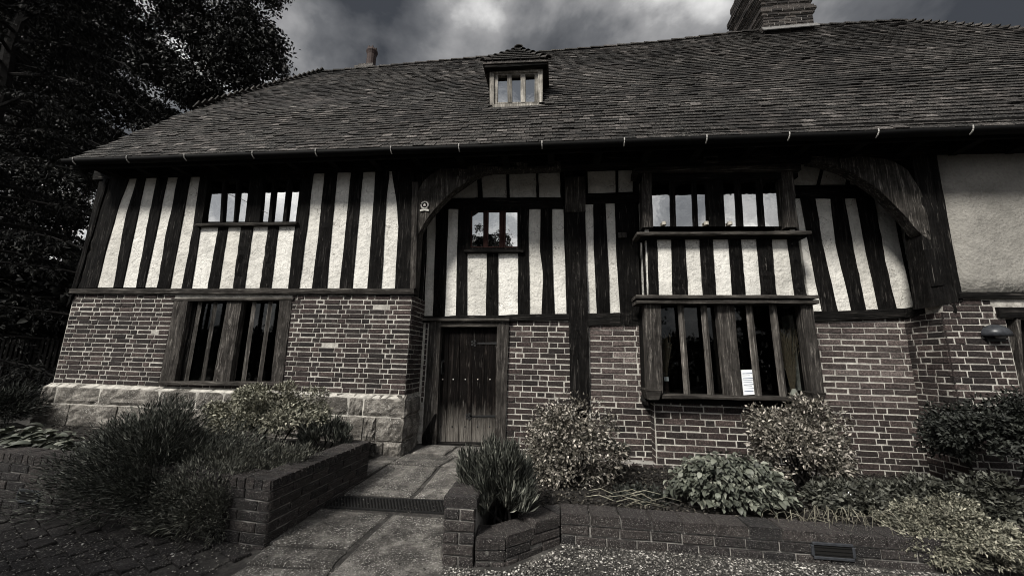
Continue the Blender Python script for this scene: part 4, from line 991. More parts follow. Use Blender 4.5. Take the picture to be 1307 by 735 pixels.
# --- dormer
dm = win('dormer')
YDm = .54
def dpx(x, y, Y=YDm): return at(x, y, Y)
wframe([(625, 88), (693, 86), (692.5, 136), (625, 138)], [(630.5, 93), (687, 91.5), (686.5, 132), (630.5, 133)], YDm, .1, M_pale_frame, dm)
wframe([(630.5, 93), (687, 91.5), (686.5, 132), (630.5, 133)], [(635.5, 96), (682.5, 95), (682, 130), (635, 130.5)], YDm+.03, .06, M_pale_frame, dm, 'casement')
for a_, c_ in (((647, 653), (648, 653.5)), ((664.5, 670.5), (664.5, 670.5))):
    strip(MB(), [(a_[0], 95), (c_[0], 130.5)], [(a_[1], 95), (c_[1], 130.5)], YDm+.02, .05, 6, .001, .001).build('mullion', M_pale_frame, dm)
for xa, xb in ((635, 648), (652, 666), (669, 683)): pane([(xa, 94), (xb, 94), (xb, 131), (xa, 131)], YDm+.065, dm, M_glass)
beam(MB(), dpx(622, 141, YDm-.05), dpx(695, 139, YDm-.05), .045, .2, 8).build('sill', M_tim_h, dm)
MB().pxprism([(623, 143.5), (696, 141), (694, 138.5), (624, 140.5)], YDm-.07, .12).build('flashing', M_lead, dm)
a = dpx(625.5, 88); b_ = dpx(692, 138)
xa, xb = a[0], b_[0]; zt_, zs_ = a[2]+.02, b_[2]-.05
for s, X in ((0, xa), (1, xb-.05)):
    mb = MB(); mb.add([(X, YDm+.02, zs_), (X, YDm+.02, zt_), (X, 2.0, zt_), (X+.05, YDm+.02, zs_), (X+.05, YDm+.02, zt_), (X+.05, 2.0, zt_)], [(0, 1, 2), (5, 4, 3), (0, 3, 4, 1), (1, 4, 5, 2), (2, 5, 3, 0)]); mb.build('cheek', M_tim_v, dm)
MB().box(xa+.05, xb-.05, YDm+.3, YDm+.34, zs_, zt_).build('backing', M_dark, dm)
# hipped dormer roof
e0, e1, ap = dpx(616, 79, YDm-.12), dpx(700, 76.5, YDm-.12), dpx(662, 58.5, YDm+.32)
ex0, ex1 = e0[0], e1[0]; ez = (e0[2]+e1[2])/2; apx = np.array([(ex0+ex1)/2, YDm+.36, ap[2]-.05]); e0 = np.array([ex0, YDm-.12, ez+.02]); e1 = np.array([ex1, YDm-.12, ez-.01])
bk_ = np.array([apx[0], 2.6, apx[2]]); f0_ = np.array([ex0, 1.9, ez]); f1_ = np.array([ex1, 1.9, ez])
dn = np.array([0, 0, -.04])
mb = MB().add([e0, e1, apx, bk_, f0_, f1_, e0+dn, e1+dn, f0_+dn, f1_+dn], [(0, 1, 2), (0, 2, 3, 4), (1, 5, 3, 2), (6, 7, 1, 0), (8, 6, 0, 4), (7, 9, 5, 1), (7, 6, 8, 9)]); dr_roof = mb.build('dormer_roof', M_tile, dm)
def tile_tri(A_, B_, C_, n, name='roof_tile'):
    """courses of small tiles on the triangle with eave A-B and top C"""
    A_, B_, C_ = map(np.asarray, (A_, B_, C_)); N = np.cross(B_-A_, C_-A_); N /= np.linalg.norm(N); ux = (B_-A_)/np.linalg.norm(B_-A_); upv = np.cross(N, ux); H_ = (C_-A_)@upv; out = MB()
    for r in range(n):
        t0 = r/n; p = A_+(C_-A_)*t0; q = B_+(C_-B_)*t0; Lr = np.linalg.norm(q-p); k = max(1, int(Lr/.15))
        for i in range(k):
            s0, s1 = i/k*Lr+.004, (i+1)/k*Lr-.004; hh = H_/n*1.4
            v = [p+ux*s0+N*.03, p+ux*s1+N*.03, p+ux*s1+upv*hh*(1 if r < n-1 else .6)+N*.006, p+ux*s0+upv*hh*(1 if r < n-1 else .6)+N*.006]
            out.prism(v, -N*.014)
    return out
kind(tile_tri(e0, e1, apx, 6).build('roof_tiles', M_tile, dm), 'stuff')
for A_, B_ in ((e0, apx), (e1, apx)):
    for i in range(6):
        p = A_+(B_-A_)*i/6; half_tile(p+np.array([0, 0, .02]), B_-A_, np.array([0, -.5, .85]), np.linalg.norm(B_-A_)/5, .055, .03).build('hip_tile', M_tile, dm)
half_tile(apx+np.array([0, -.05, .02]), np.array([0, 1., 0]), np.array([0, 0, 1.]), .5, .075, .02).build('ridge_tile', M_tile, dm)
for s, (fa, ea) in ((0, (f0_, e0)), (1, (f1_, e1))):
    mb = MB(); X = ea
    for r in range(8):
        t0 = r/8; pa = ea+(apx-ea)*t0; pb = fa+(bk_-fa)*t0
        mb.prism([pa+np.array([0, 0, .03]), pb+np.array([0, 0, .03]), pb+(bk_-fa)/8*1.3+np.array([0, 0, .01]), pa+(apx-ea)/8*1.3+np.array([0, 0, .01])], (0, 0, -.012))
    kind(mb.build('roof_tiles', M_tile, dm), 'stuff')
beam(MB(), (ex0+.03, YDm-.10, ez-.07), (ex1-.03, YDm-.10, ez-.08), .05, .14, 6).build('fascia', M_tim_h, dm)

# --- big chimney stack
ch = win('chimney_stack')
cx0, cx1 = 4.86, 5.86; cy0, cy1 = 2.72, 3.75; zb_ = 7.9
mbk = MB(); core = MB()
def stack_course(x0, x1, y0, y1, z, h, j):
    core.box(x0+.012, x1-.012, y0+.012, y1-.012, z, z+h)
    for (o3, u, N, L) in (((x0, y0), (1, 0, 0), (0, -1, 0), x1-x0), ((x0, y0), (0, 1, 0), (-1, 0, 0), y1-y0), ((x1, y0), (0, 1, 0), (1, 0, 0), y1-y0)):
        x = 0; first = True
        while x < L-.02:
            b_l = (.11 if (j % 2 and first) else .22)*rng.uniform(.95, 1.05); first = False
            b_l = min(b_l, L-x); c = np.array([o3[0], o3[1], z+h/2])+np.array(u)*(x+b_l/2); brick_shape(mbk, c, u, N, b_l-.01, h-.011, .05, rng.normal(.002, .003)); x += b_l
z = zb_; j = 0
prof = [0.0]*9+[.03, .055, .03]+[0.0]*1+[.02, .05, .085, .12, .12, .085, .10, .14, .17, .17]+[.1]*5
for e_ in prof:
    stack_course(cx0-e_, cx1+e_, cy0-e_, cy1+e_, z, .072, j); z += .072; j += 1
core.build('core', M_mortar_garden, ch); kind(mbk.build('bricks', M_chim, ch), 'stuff')
mb = MB()
for k in range(7):
    X = cx0-.05+k*(cx1-cx0+.1)/7; zz = rp(X, .94)[2]+.05; MB().prism([(X, cy0-.09, zz-.045), (X+.155, cy0-.09, zz-.04), (X+.155, cy0-.005, zz+.10), (X, cy0-.005, zz+.09)], (0, .01, -.012)).build('flashing', M_lead, ch)
# --- little clay pot on the left
cp = win('chimney_pot')
p0 = np.array([-4.29, 3.2, 8.12])
mb = MB(); mb.box(p0[0]-.32, p0[0]+.16, 3.0, 3.5, 8.05, 8.30); mb.box(p0[0]-.24, p0[0]+.14, 3.04, 3.46, 8.30, 8.37); mb.build('base', M_tile, cp)
mb = MB(); mb.tube([p0+np.array([0, 0, z_]) for z_ in (.25, .32, .60, .66, .70, .76, .77)], [.125, .115, .115, .13, .145, .13, .10], 14); mb.build('pot', M_terracotta, cp)
mb = MB()
for k in range(6):
    an = k*math.pi/3; q = p0+np.array([.1*math.cos(an), .1*math.sin(an), .76]); mb.tube([q, q+np.array([0, 0, .07])], [.03, .012], 5)
mb.build('crown', M_terracotta, cp)

# ================================================================== SMALL THINGS ON THE HOUSE
q = at(1268, 424, 0.0)
lp = thing('wall_lamp', 'half round dark grey outdoor lamp fixed on the brick wall at the right', 'lamp', q)
mb = MB(); n = 12; K = 5
for k in range(K+1):
    ph = k/K*math.pi/2
    for i in range(n+1): th = math.pi*i/n; mb.v.append((q[0]-.136*math.cos(th)*math.cos(ph), q[1]-.006-.13*math.sin(th)*math.cos(ph), q[2]-.045+.132*math.sin(ph)**.9))
mb.f = [(k*(n+1)+i, k*(n+1)+i+1, (k+1)*(n+1)+i+1, (k+1)*(n+1)+i) for k in range(K) for i in range(n)]+[tuple(range(n, -1, -1))]
mb.build('shade', M_lamp, lp, True)
MB().box(q[0]-.09, q[0]+.09, q[1]-.018, q[1]+.01, q[2]-.10, q[2]+.06).build('backplate', M_iron, lp)
MB().tube([q+np.array([0, -.06, -.042]), q+np.array([0, -.06, -.07])], [.05, .035], 10).build('diffuser', M_lead, lp)
# plaque on the curved brace
q = at(542, 263, -.02)
pl = thing('fire_plaque', 'small pale plaque with a ring emblem above a ribbon, fixed to the left curved brace', 'plaque', q)
mb = MB(); mb.tube([q+np.array([.05*math.cos(a_), 0, .012+.05*math.sin(a_)]) for a_ in np.linspace(0, 2*math.pi, 20)], .010, 6); mb.build('ring', M_plaque, pl)
mb = MB(); mb.tube([q+np.array([0, .008, .012]), q+np.array([0, -.002, .012])], .046, 16); mb.build('disc', M_tim_v, pl)
mb = MB(); mb.prism([q+np.array([-.02, -.004, -.002]), q+np.array([.02, -.004, -.002]), q+np.array([.012, -.004, .026]), q+np.array([0, -.004, .036]), q+np.array([-.012, -.004, .026])], (0, -.006, 0)); mb.build('emblem', M_plaque, pl)
mb = MB()
R_ = [(-.066, -.058), (-.045, -.046), (0, -.042), (.045, -.046), (.066, -.058), (.06, -.078), (0, -.066), (-.06, -.078)]
mb.prism([q+np.array([x, -.002, z]) for x, z in R_], (0, .012, 0)); mb.build('ribbon', M_plaque, pl)
# small plate below the eaves and another by the oriel
q = at(907, 204, -.02); pt_ = thing('name_plate', 'small grey oblong plate fixed to the dark beam above the upper oriel window', 'plate', q)
MB().box(q[0]-.09, q[0]+.09, q[1]-.015, q[1]+.01, q[2]-.045, q[2]+.045).build('plate', M_oak_h, pt_); MB().box(q[0]-.06, q[0]+.06, q[1]-.02, q[1]-.014, q[2]-.02, q[2]+.02).build('inset', M_tim_h, pt_)
q = at(794.5, 300, YR-.02); pt2 = thing('metal_tag', 'small square grey tag nailed to the dark post left of the oriel window', 'tag', q)
MB().box(q[0]-.055, q[0]+.055, q[1]-.012, q[1]+.01, q[2]-.04, q[2]+.035).build('plate', M_oak_v, pt2); MB().tube([q+np.array([0, -.01, .02]), q+np.array([0, -.018, .02])], .006, 6).build('nail', M_iron, pt2)
# notice card in the lower oriel window
P4 = [at(945.5, 472, YW+.085), at(962, 471.5, YW+.085), at(965.5, 503, YW+.085), at(949, 504, YW+.085)]
nc = thing('notice_card', 'white printed notice card standing behind the bars of the lower oriel window', 'notice', P4[3])
MB().prism(P4, (0, .004, 0)).build('card', M_paper, nc)
mb = MB()
for k, (f, l, h) in enumerate(((.13, .75, .035), (.22, .55, .02), (.33, .8, .03), (.41, .8, .015), (.49, .7, .015), (.58, .8, .03), (.66, .62, .015), (.74, .8, .015), (.84, .7, .03))):
    a = P4[0]+(P4[3]-P4[0])*f; c = P4[1]+(P4[2]-P4[1])*f; dn = (P4[3]-P4[0])*h
    u0 = a+(c-a)*.1; u1 = a+(c-a)*(.1+l); mb.prism([u0, u1, u1+dn, u0+dn], (0, -.0015, 0))
mb.build('print', M_ink, nc)
# bunches of dried stems standing on the window board
def bunch(name, label, px, py, pty, n, spread, flare, mat, lean_=0.0, tie=True):
    b = at(px, py, YW+.22); b = np.array([b[0], b[1], .72]); top = at(px, pty, YW+.22)[2]
    r_ = thing(name, label, 'dried flowers', b)
    mb = MB()
    for i in range(n):
        an = rng.uniform(0, 6.28); rr = rng.uniform(0, 1)**.5; h = (top-b[2])*rng.uniform(.75, 1.05); dx = math.cos(an)*rr*spread+lean_; dy = math.sin(an)*rr*.05
        p0 = b+np.array([dx*.1, dy*.3, 0.10]); p1 = b+np.array([dx*.35, dy*.6, h*.5]); p2 = b+np.array([dx*flare, dy, h]); mb.tube([p0, p1, p2], [.0035, .003, .0018], 4)
        for k in range(3):
            q = p1+(p2-p1)*rng.uniform(.3, 1); s = rng.normal(0, .03, 2); mb.tube([q, q+np.array([s[0], s[1]*.4, .05])], [.003, .0012], 3)
    mb.build('stems', mat, r_)
    return r_, b
r_, b = bunch('dried_flowers', 'thin brown dried stems in a slim dark vase, left end of the oriel', 850, 500, 428, 46, .11, 1.0, M_twig)
MB().tube([b, b+np.array([0, 0, .1]), b+np.array([0, 0, .24])], [.04, .042, .035], 10).build('vase', M_terracotta, r_)
MB().box(b[0]-.028, b[0]+.028, b[1]-.05, b[1]-.042, b[2]+.2, b[2]+.25).build('tag', M_paper, r_)
r_, b = bunch('dried_flowers', 'tied fan of dried stems behind a pale bag, right end of the oriel', 1013, 506, 415, 60, .17, 1.0, M_twig)
MB().tube([b+np.array([0, -.02, 0]), b+np.array([0, -.02, .08]), b+np.array([0, -.02, .15])], [.055, .05, .02], 9).build('bag', M_wax, r_)
MB().tube([b+np.array([-.03, -.01, .24]), b+np.array([.03, -.01, .24])], .012, 6).build('tie', M_twig, r_)
# pale candles on the upper oriel sill
for px, lab in ((847, 'squat cream candle on the upper oriel sill behind the leftmost pane'), (901, 'squat cream candle on the upper oriel sill left of the wide mullion'), (931, 'squat cream candle on the upper oriel sill right of the wide mullion')):
    b = at(px, 288, YO+.04); cn = thing('candle', lab, 'candle', b, 'cream candles along the oriel sill')
    MB().tube([b+np.array([0, -.02, -.0]), b+np.array([0, -.02, .045])], .03, 10).build('wax', M_wax, cn); MB().tube([b+np.array([0, -.02, .045]), b+np.array([0, -.02, .06])], .003, 4).build('wick', M_dark, cn)

# ================================================================== GARDEN WALLS

def wall_run(root, a, b_, zt0, zt1, th, nc, cop=True, face=1, end0=False, end1=False, coph=.075, back=False, pitch=.072, mat=M_brick_garden):
    """a straight garden wall from a to b (xy of the seen face), thickness th to the left of a->b times face"""
    a = np.array([a[0], a[1], 0.]); b_ = np.array([b_[0], b_[1], 0.]); u = (b_-a)/np.linalg.norm(b_-a); L = np.linalg.norm(b_-a); n = np.array([u[1], -u[0], 0])*face
    body = MB(); ins = .012
    A_, B_ = a-n*ins+u*ins, b_-n*ins-u*ins; A2, B2 = a-n*(th-ins)+u*ins, b_-n*(th-ins)-u*ins
    z0 = min(zt0, zt1)-.75
    def P(q, z): return (q[0], q[1], z)
    zA, zB = zt0-coph*.35, zt1-coph*.35
    body.add([P(A_, z0), P(B_, z0), P(B_, zB), P(A_, zA), P(A2, z0), P(B2, z0), P(B2, zB), P(A2, zA)], [(0, 1, 2, 3), (5, 4, 7, 6), (1, 5, 6, 2), (4, 0, 3, 7), (3, 2, 6, 7), (4, 5, 1, 0)])
    body.build('mortar', M_mortar_garden, root)
    def one(c, ud, nd, l, h, d=.05): brick_shape(MB(), c, ud, nd, l, h, d, 0, .006).build('brick', mat, root)
    for r in range(nc):
        x = 0; first = True
        while x < L-.02:
            l = (.11 if (first and r % 2) else .22)*rng.uniform(.96, 1.03); first = False; l = min(l, L-x)
            if L-x-l < .06: l = L-x
            f = (x+l/2)/L; z = (zt0*(1-f)+zt1*f)-coph-(r+.5)*pitch
            cpt = a+u*(x+l/2); cpt[2] = z; one(cpt+n*.004, u, n, l-.011, pitch-.012)
            if back: c2 = cpt-n*th; one(c2-n*.004, u, -n, l-.011, pitch-.012)
            x += l
    if end0 or end1:
        for (E_, s_, zt, on) in ((a, -1, zt0, end0), (b_, 1, zt1, end1)):
            if not on: continue
            for r in range(nc):
                z = zt-coph-(r+.5)*pitch; segs = [(0, th)] if r % 2 else [(0, th*.5), (th*.5, th)]
                for s0, s1 in segs:
                    c = E_-n*((s0+s1)/2); c = np.array([c[0], c[1], z]); one(c+u*s_*.004, -n*1.0, u*s_, (s1-s0)-.011, pitch-.012)
    # coping: bricks on edge across the wall
    k = max(1, int(round(L/.074))) if cop else max(1, int(round(L/.22)))
    for i in range(k):
        f0, f1 = i/k, (i+1)/k; z = zt0*(1-(f0+f1)/2)+zt1*(f0+f1)/2; c = a+u*L*(f0+f1)/2; l = L/k-.010; j = rng.normal(0, .0025, 8)
        lo = [c+u*(s*l/2)+n*(.006 if q else -(th+.006)) for s, q in ((-1, 1), (1, 1), (1, 0), (-1, 0))]
        v = [np.array([q[0], q[1], z-coph+.006]) for q in lo]+[np.array([q[0]+j[m], q[1]+j[m+4], z-.012]) for m, q in enumerate(lo)]+[np.array([q[0], q[1], z+j[m]*.8])*1+(c-q)*np.array([.055, .055, 0]) for m, q in enumerate(lo)]
        v = [np.array(q) for q in v]
        MB().add(v, [(8, 9, 10, 11)]+[(m, (m+1) % 4, (m+1) % 4+4, m+4) for m in range(4)]+[(m+4, (m+1) % 4+4, (m+1) % 4+8, m+8) for m in range(4)]+[(3, 2, 1, 0)]).build('coping_brick', mat, root)
lw = thing('garden_wall', 'low dark brick planter wall with brick on edge coping left of the path', 'planter wall', (-1.7, -1.5, -.2))
wall_run(lw, (-1.615, -2.10), (-1.52, -.80), .243, .262, .215, 6, True, 1, end0=False, end1=True)
wall_run(lw, (-6.2, -1.654), (-1.615, -2.10), .235, .243, .215, 6, True, 1)
rw = thing('garden_wall', 'low dark brick planter wall with a higher coped arm right of the path', 'planter wall', (.2, -1.9, -.2))
wall_run(rw, (-.345, -.62), (-.33, -2.10), .215, .211, .215, 6, True, 1, end1=True)
# near end of the arm and the low front runs
wall_run(rw, (-.115, -2.085), (.092, -2.055), -.035, -.035, .2, 2, False, 1)
wall_run(rw, (.092, -2.055), (.456, -1.726), -.035, .026, .2, 2, False, 1)
wall_run(rw, (.456, -1.726), (6.2, -1.68), .026, -.02, .2, 2, False, 1)
c0 = np.array([.456, -1.726, .015]); n1_ = np.array([-.67, .742, 0])*.2; n2_ = np.array([-.008, 1, 0])*.2
MB().prism([c0, c0+n2_, c0+n1_], (0, 0, -.3)).build('coping_brick', M_brick_garden, rw)
def vent(root_label, c, u, w_, h_):
    v = thing('wall_vent', root_label, 'vent', c); u = np.asarray(u, float); n = np.array([u[1], -u[0], 0]); zz = np.array([0, 0, 1.])
    c = np.asarray(c, float)
    mb = MB()
    for a, b2, t_ in ((-w_/2, w_/2, 'h'), ):
        for s in (-1, 1):
            q = c+zz*s*h_/2+n*.012; mb.prism([q-u*w_/2-zz*.009, q+u*w_/2-zz*.009, q+u*w_/2+zz*.009, q-u*w_/2+zz*.009], -n*.04)
            q = c+u*s*w_/2+n*.0118; mb.prism([q-u*.009-zz*(h_/2-.010), q+u*.009-zz*(h_/2-.010), q+u*.009+zz*(h_/2-.010), q-u*.009+zz*(h_/2-.010)], -n*.04)
    mb.build('frame', M_lamp, v, False, .003)
    q = c+n*.004; MB().prism([q-u*w_/2-zz*h_/2, q+u*w_/2-zz*h_/2, q+u*w_/2+zz*h_/2, q-u*w_/2+zz*h_/2], -n*.006).build('recess', M_dark, v)
    for k in range(3):
        q = c+n*.006+zz*(-h_/2+h_*(k+1)/4); MB().prism([q-u*(w_/2-.01)-zz*.004, q+u*(w_/2-.01)-zz*.004, q+u*(w_/2-.01)+zz*.003+n*.004, q-u*(w_/2-.01)+zz*.003+n*.004], -n*.003).build('slat', M_iron, v)
vc = at(1063, 703, -1.717); vent('black framed oblong vent set in the right planter wall below the grass strands', (vc[0], -1.717, vc[2]), (1, .008, 0), .26, .088)
vc = at(41, 632, -1.86); vent('black framed oblong vent set in the left planter wall below the broad leaves', (vc[0], -1.80-.0973*(vc[0]+4.7)-.006, vc[2]), (.995, -.097, 0), .24, .085)

# ================================================================== PLANTS
def leaves_mesh(name, P, D, U, L, Wd, mat, fold=.25, bend=0.2):
    """pointed folded leaves: P base (n,3), D direction, U up normal, L length, Wd width -> two triangles each, as quads"""
    n = len(P); D = D/np.linalg.norm(D, axis=1, keepdims=True); S = np.cross(D, U); S /= np.linalg.norm(S, axis=1, keepdims=True)+1e-9; N = np.cross(S, D)
    L = np.broadcast_to(L, (n,))[:, None]; Wd = np.broadcast_to(Wd, (n,))[:, None]
    mid = P+D*L*.45+N*L*bend*.3
    V = np.stack([P, mid+S*Wd*.5+N*Wd*fold, P+D*L-N*L*bend*.4, mid-S*Wd*.5+N*Wd*fold], 1)
    F = np.arange(n*4).reshape(n, 4)
    tri = np.concatenate([F[:, [0, 1, 2]], F[:, [0, 2, 3]]])
    return fastmesh(name, V.reshape(-1, 3), tri, mat)
def unit(n):
    v = rng.normal(0, 1, (n, 3)); return v/np.linalg.norm(v, axis=1, keepdims=True)
def ell_from_px(x0, x1, y0, y1, Y):
    c = at((x0+x1)/2, (y0+y1)/2, Y); rx_ = (at(x1, (y0+y1)/2, Y)[0]-at(x0, (y0+y1)/2, Y)[0])/2; rz_ = (at((x0+x1)/2, y0, Y)[2]-at((x0+x1)/2, y1, Y)[2])/2
    return c, rx_, rz_
def bush(name, label, cat, ext, Y, n, leaf, mat, mode='out', ry=None, clumps=40, cl_r=.35, rough=.12, zmin=None, keep=None, group=None, lobes=None, stems=7, flat_top=1.0, loc_z=0.0):
    """shrub with foliage gathered in clumps on and inside an uneven ellipsoid"""
    c, rx_, rz_ = ell_from_px(*ext, Y); ry = ry or rx_*.85
    R = np.array([rx_, ry, rz_]); zg = loc_z
    root = thing(name, label, cat, (c[0], c[1], zg), group)
    Cc = unit(clumps); Cc[:, 2] = np.where(Cc[:, 2] < -.35, -Cc[:, 2]*.6, Cc[:, 2]); rad = rng.uniform(.55, 1.0, (clumps, 1))*(1+rng.normal(0, rough, (clumps, 1)))
    Cc = Cc*rad
    k = rng.integers(0, clumps, n); w = unit(n)*rng.uniform(0, 1, (n, 1))**.45*cl_r*rng.uniform(.7, 1.25, (clumps, 1))[k]
    Q = Cc[k]+w; P = c+Q*R
    out = Q/np.linalg.norm(Q, axis=1, keepdims=True)
    if mode == 'up': D = out*.45+np.array([0, 0, 1.0])+rng.normal(0, .28, (n, 3))
    elif mode == 'spike': D = out*1.0+np.array([0, 0, .45])+w/cl_r*.5+rng.normal(0, .35, (n, 3))
    else: D = out*.6+w/cl_r*.8+rng.normal(0, .6, (n, 3))
    U_ = out*.8+np.array([0, 0, .6])+rng.normal(0, .5, (n, 3))
    if zmin is not None:
        ok = P[:, 2] > zmin; P, D, U_ = P[ok], D[ok], U_[ok]
    if keep is not None: ok = keep(P); P, D, U_ = P[ok], D[ok], U_[ok]
    m = len(P); l, wd = leaf
    me = leaves_mesh('foliage', P, D, U_, l*rng.uniform(.6, 1.35, m), wd*rng.uniform(.6, 1.3, m), mat)
    kind(link('foliage', me, root), 'stuff')
    mb = MB()
    for i in range(stems):
        q = c+Cc[rng.integers(0, clumps)]*R*.85; b_ = np.array([c[0]+rng.normal(0, .05), c[1]+rng.normal(0, .04), zg-.03]); mid = (b_+q)/2+rng.normal(0, .03, 3)
        mb.tube([b_, mid, q], [.012, .008, .004], 5)
    mb.build('stems', M_bark, root)
    return root
SL_, SR_ = .10, -.06
# left bed
bush('lavender_bush', 'large dark spiky lavender bush spilling over the left planter wall', 'bush', (104, 300, 528, 712), -1.72, 44000, (.052, .0062), M_lav, 'spike', ry=.50, clumps=110, cl_r=.32, zmin=-.185, loc_z=SL_, stems=14)
bush('rosemary_bush', 'sprawling fine leaved rosemary bush leaning over the planter corner beside the path', 'bush', (225, 402, 566, 692), -1.66, 34000, (.034, .0068), M_ros, 'spike', ry=.34, clumps=80, cl_r=.32, keep=lambda P: (P[:, 0] < -1.70) | (P[:, 2] > .285), zmin=-.18, loc_z=SL_, stems=12)
bush('rosemary_bush', 'small rosemary mound hanging to the paving at the foot of the left planter', 'bush', (205, 322, 596, 708), -2.02, 17000, (.034, .0068), M_ros, 'spike', ry=.22, keep=lambda P: P[:, 0] < -1.95, clumps=46, cl_r=.36, zmin=-.19, loc_z=SL_, stems=8)
bush('dome_shrub', 'pale clipped dome shrub in front of the stone plinth', 'shrub', (270, 412, 494, 584), -.95, 19000, (.036, .018), M_box, 'out', ry=.38, clumps=70, cl_r=.26, rough=.07, loc_z=SL_)
bush('lavender_bush', 'small upright grey lavender at the path end of the left planter', 'bush', (388, 438, 530, 590), -.95, 2600, (.07, .009), M_lav, 'up', ry=.15, clumps=22, cl_r=.34, loc_z=SL_)
bush('dark_bush', 'dark spiky bush beside the left end of the stone plinth', 'bush', (-60, 34, 488, 556), -.35, 5000, (.07, .012), M_dkleaf, 'spike', ry=.4, clumps=40, loc_z=SL_)
# right bed
bush('lavender_bush', 'upright grey green lavender clump in the near corner of the right planter', 'bush', (603, 672, 572, 692), -1.74, 15000, (.10, .0036), M_lavp, 'up', ry=.22, clumps=50, cl_r=.34, zmin=-.03, loc_z=SR_+.04)
bush('variegated_shrub', 'cream speckled shrub in front of the brick beside the door', 'shrub', (664, 784, 506, 656), -.58, 10500, (.038, .020), M_vari, 'out', ry=.42, clumps=80, cl_r=.27, rough=.12, loc_z=SR_, stems=14)
bush('variegated_shrub', 'cream speckled shrub growing below the right end of the oriel window', 'shrub', (960, 1086, 510, 656), -.48, 10500, (.038, .020), M_vari, 'out', ry=.42, clumps=80, cl_r=.27, rough=.14, loc_z=SR_, stems=14)
bush('dark_bush', 'tall dark rounded bush at the right edge below the wall lamp', 'bush', (1206, 1350, 506, 628), -.50, 10000, (.045, .025), M_dkleaf, 'out', ry=.5, clumps=70, cl_r=.28, rough=.08, loc_z=SR_)
bush('dome_shrub', 'low dense dome shrub of tiny leaves draping over the right planter wall', 'shrub', (1136, 1300, 640, 738), -1.55, 22000, (.024, .0125), M_dome, 'out', ry=.34, clumps=130, cl_r=.20, rough=.02, zmin=-.16, loc_z=SR_)
bush('herb_plant', 'loose leafy herb with one white flower head behind the grass strands', 'plant', (1030, 1130, 612, 676), -1.05, 4200, (.045, .024), M_herb, 'out', ry=.25, clumps=34, loc_z=SR_)
bush('herb_plant', 'low leafy herb between the small dome shrub and the brick return', 'plant', (1108, 1218, 612, 668), -.75, 4600, (.042, .022), M_herb, 'out', ry=.28, clumps=40, loc_z=SR_)
bush('herb_plant', 'coarse leafy herb behind the low dome shrub near the right edge', 'plant', (1222, 1320, 618, 690), -1.05, 4200, (.05, .026), M_herb, 'out', ry=.25, clumps=34, loc_z=SR_)
bush('herb_plant', 'sparse dark weeds on the bare soil right of the first speckled shrub', 'plant', (770, 862, 622, 660), -1.05, 1800, (.04, .02), M_dkleaf, 'out', ry=.25, clumps=26, loc_z=SR_)
bush('herb_plant', 'small ragged weed against the brick right of the first speckled shrub', 'plant', (770, 806, 560, 600), -.2, 700, (.035, .018), M_herb, 'out', ry=.12, clumps=12, loc_z=SR_)
# white flower head
q = at(1081, 632, -1.2); fl = thing('flower', 'single white flower head standing above the herbs right of the oriel', 'flower', (q[0], q[1], SR_))
mb = MB()
for i in range(26):
    v = unit(1)[0]; v[2] = abs(v[2]); a = q+v*np.array([.025, .025, .014]); s = rng.normal(0, .008, 3); mb.add([a, a+s+[.01, 0, 0], a+[0, .004, .012], ], [(0, 1, 2)])
mb.tube([q, q+np.array([0, 0, .012])], [.026, .012], 8); mb.build('petals', M_paper, fl); MB().tube([(q[0]+.02, q[1], SR_), q], .004, 4).build('stem', M_herb, fl)
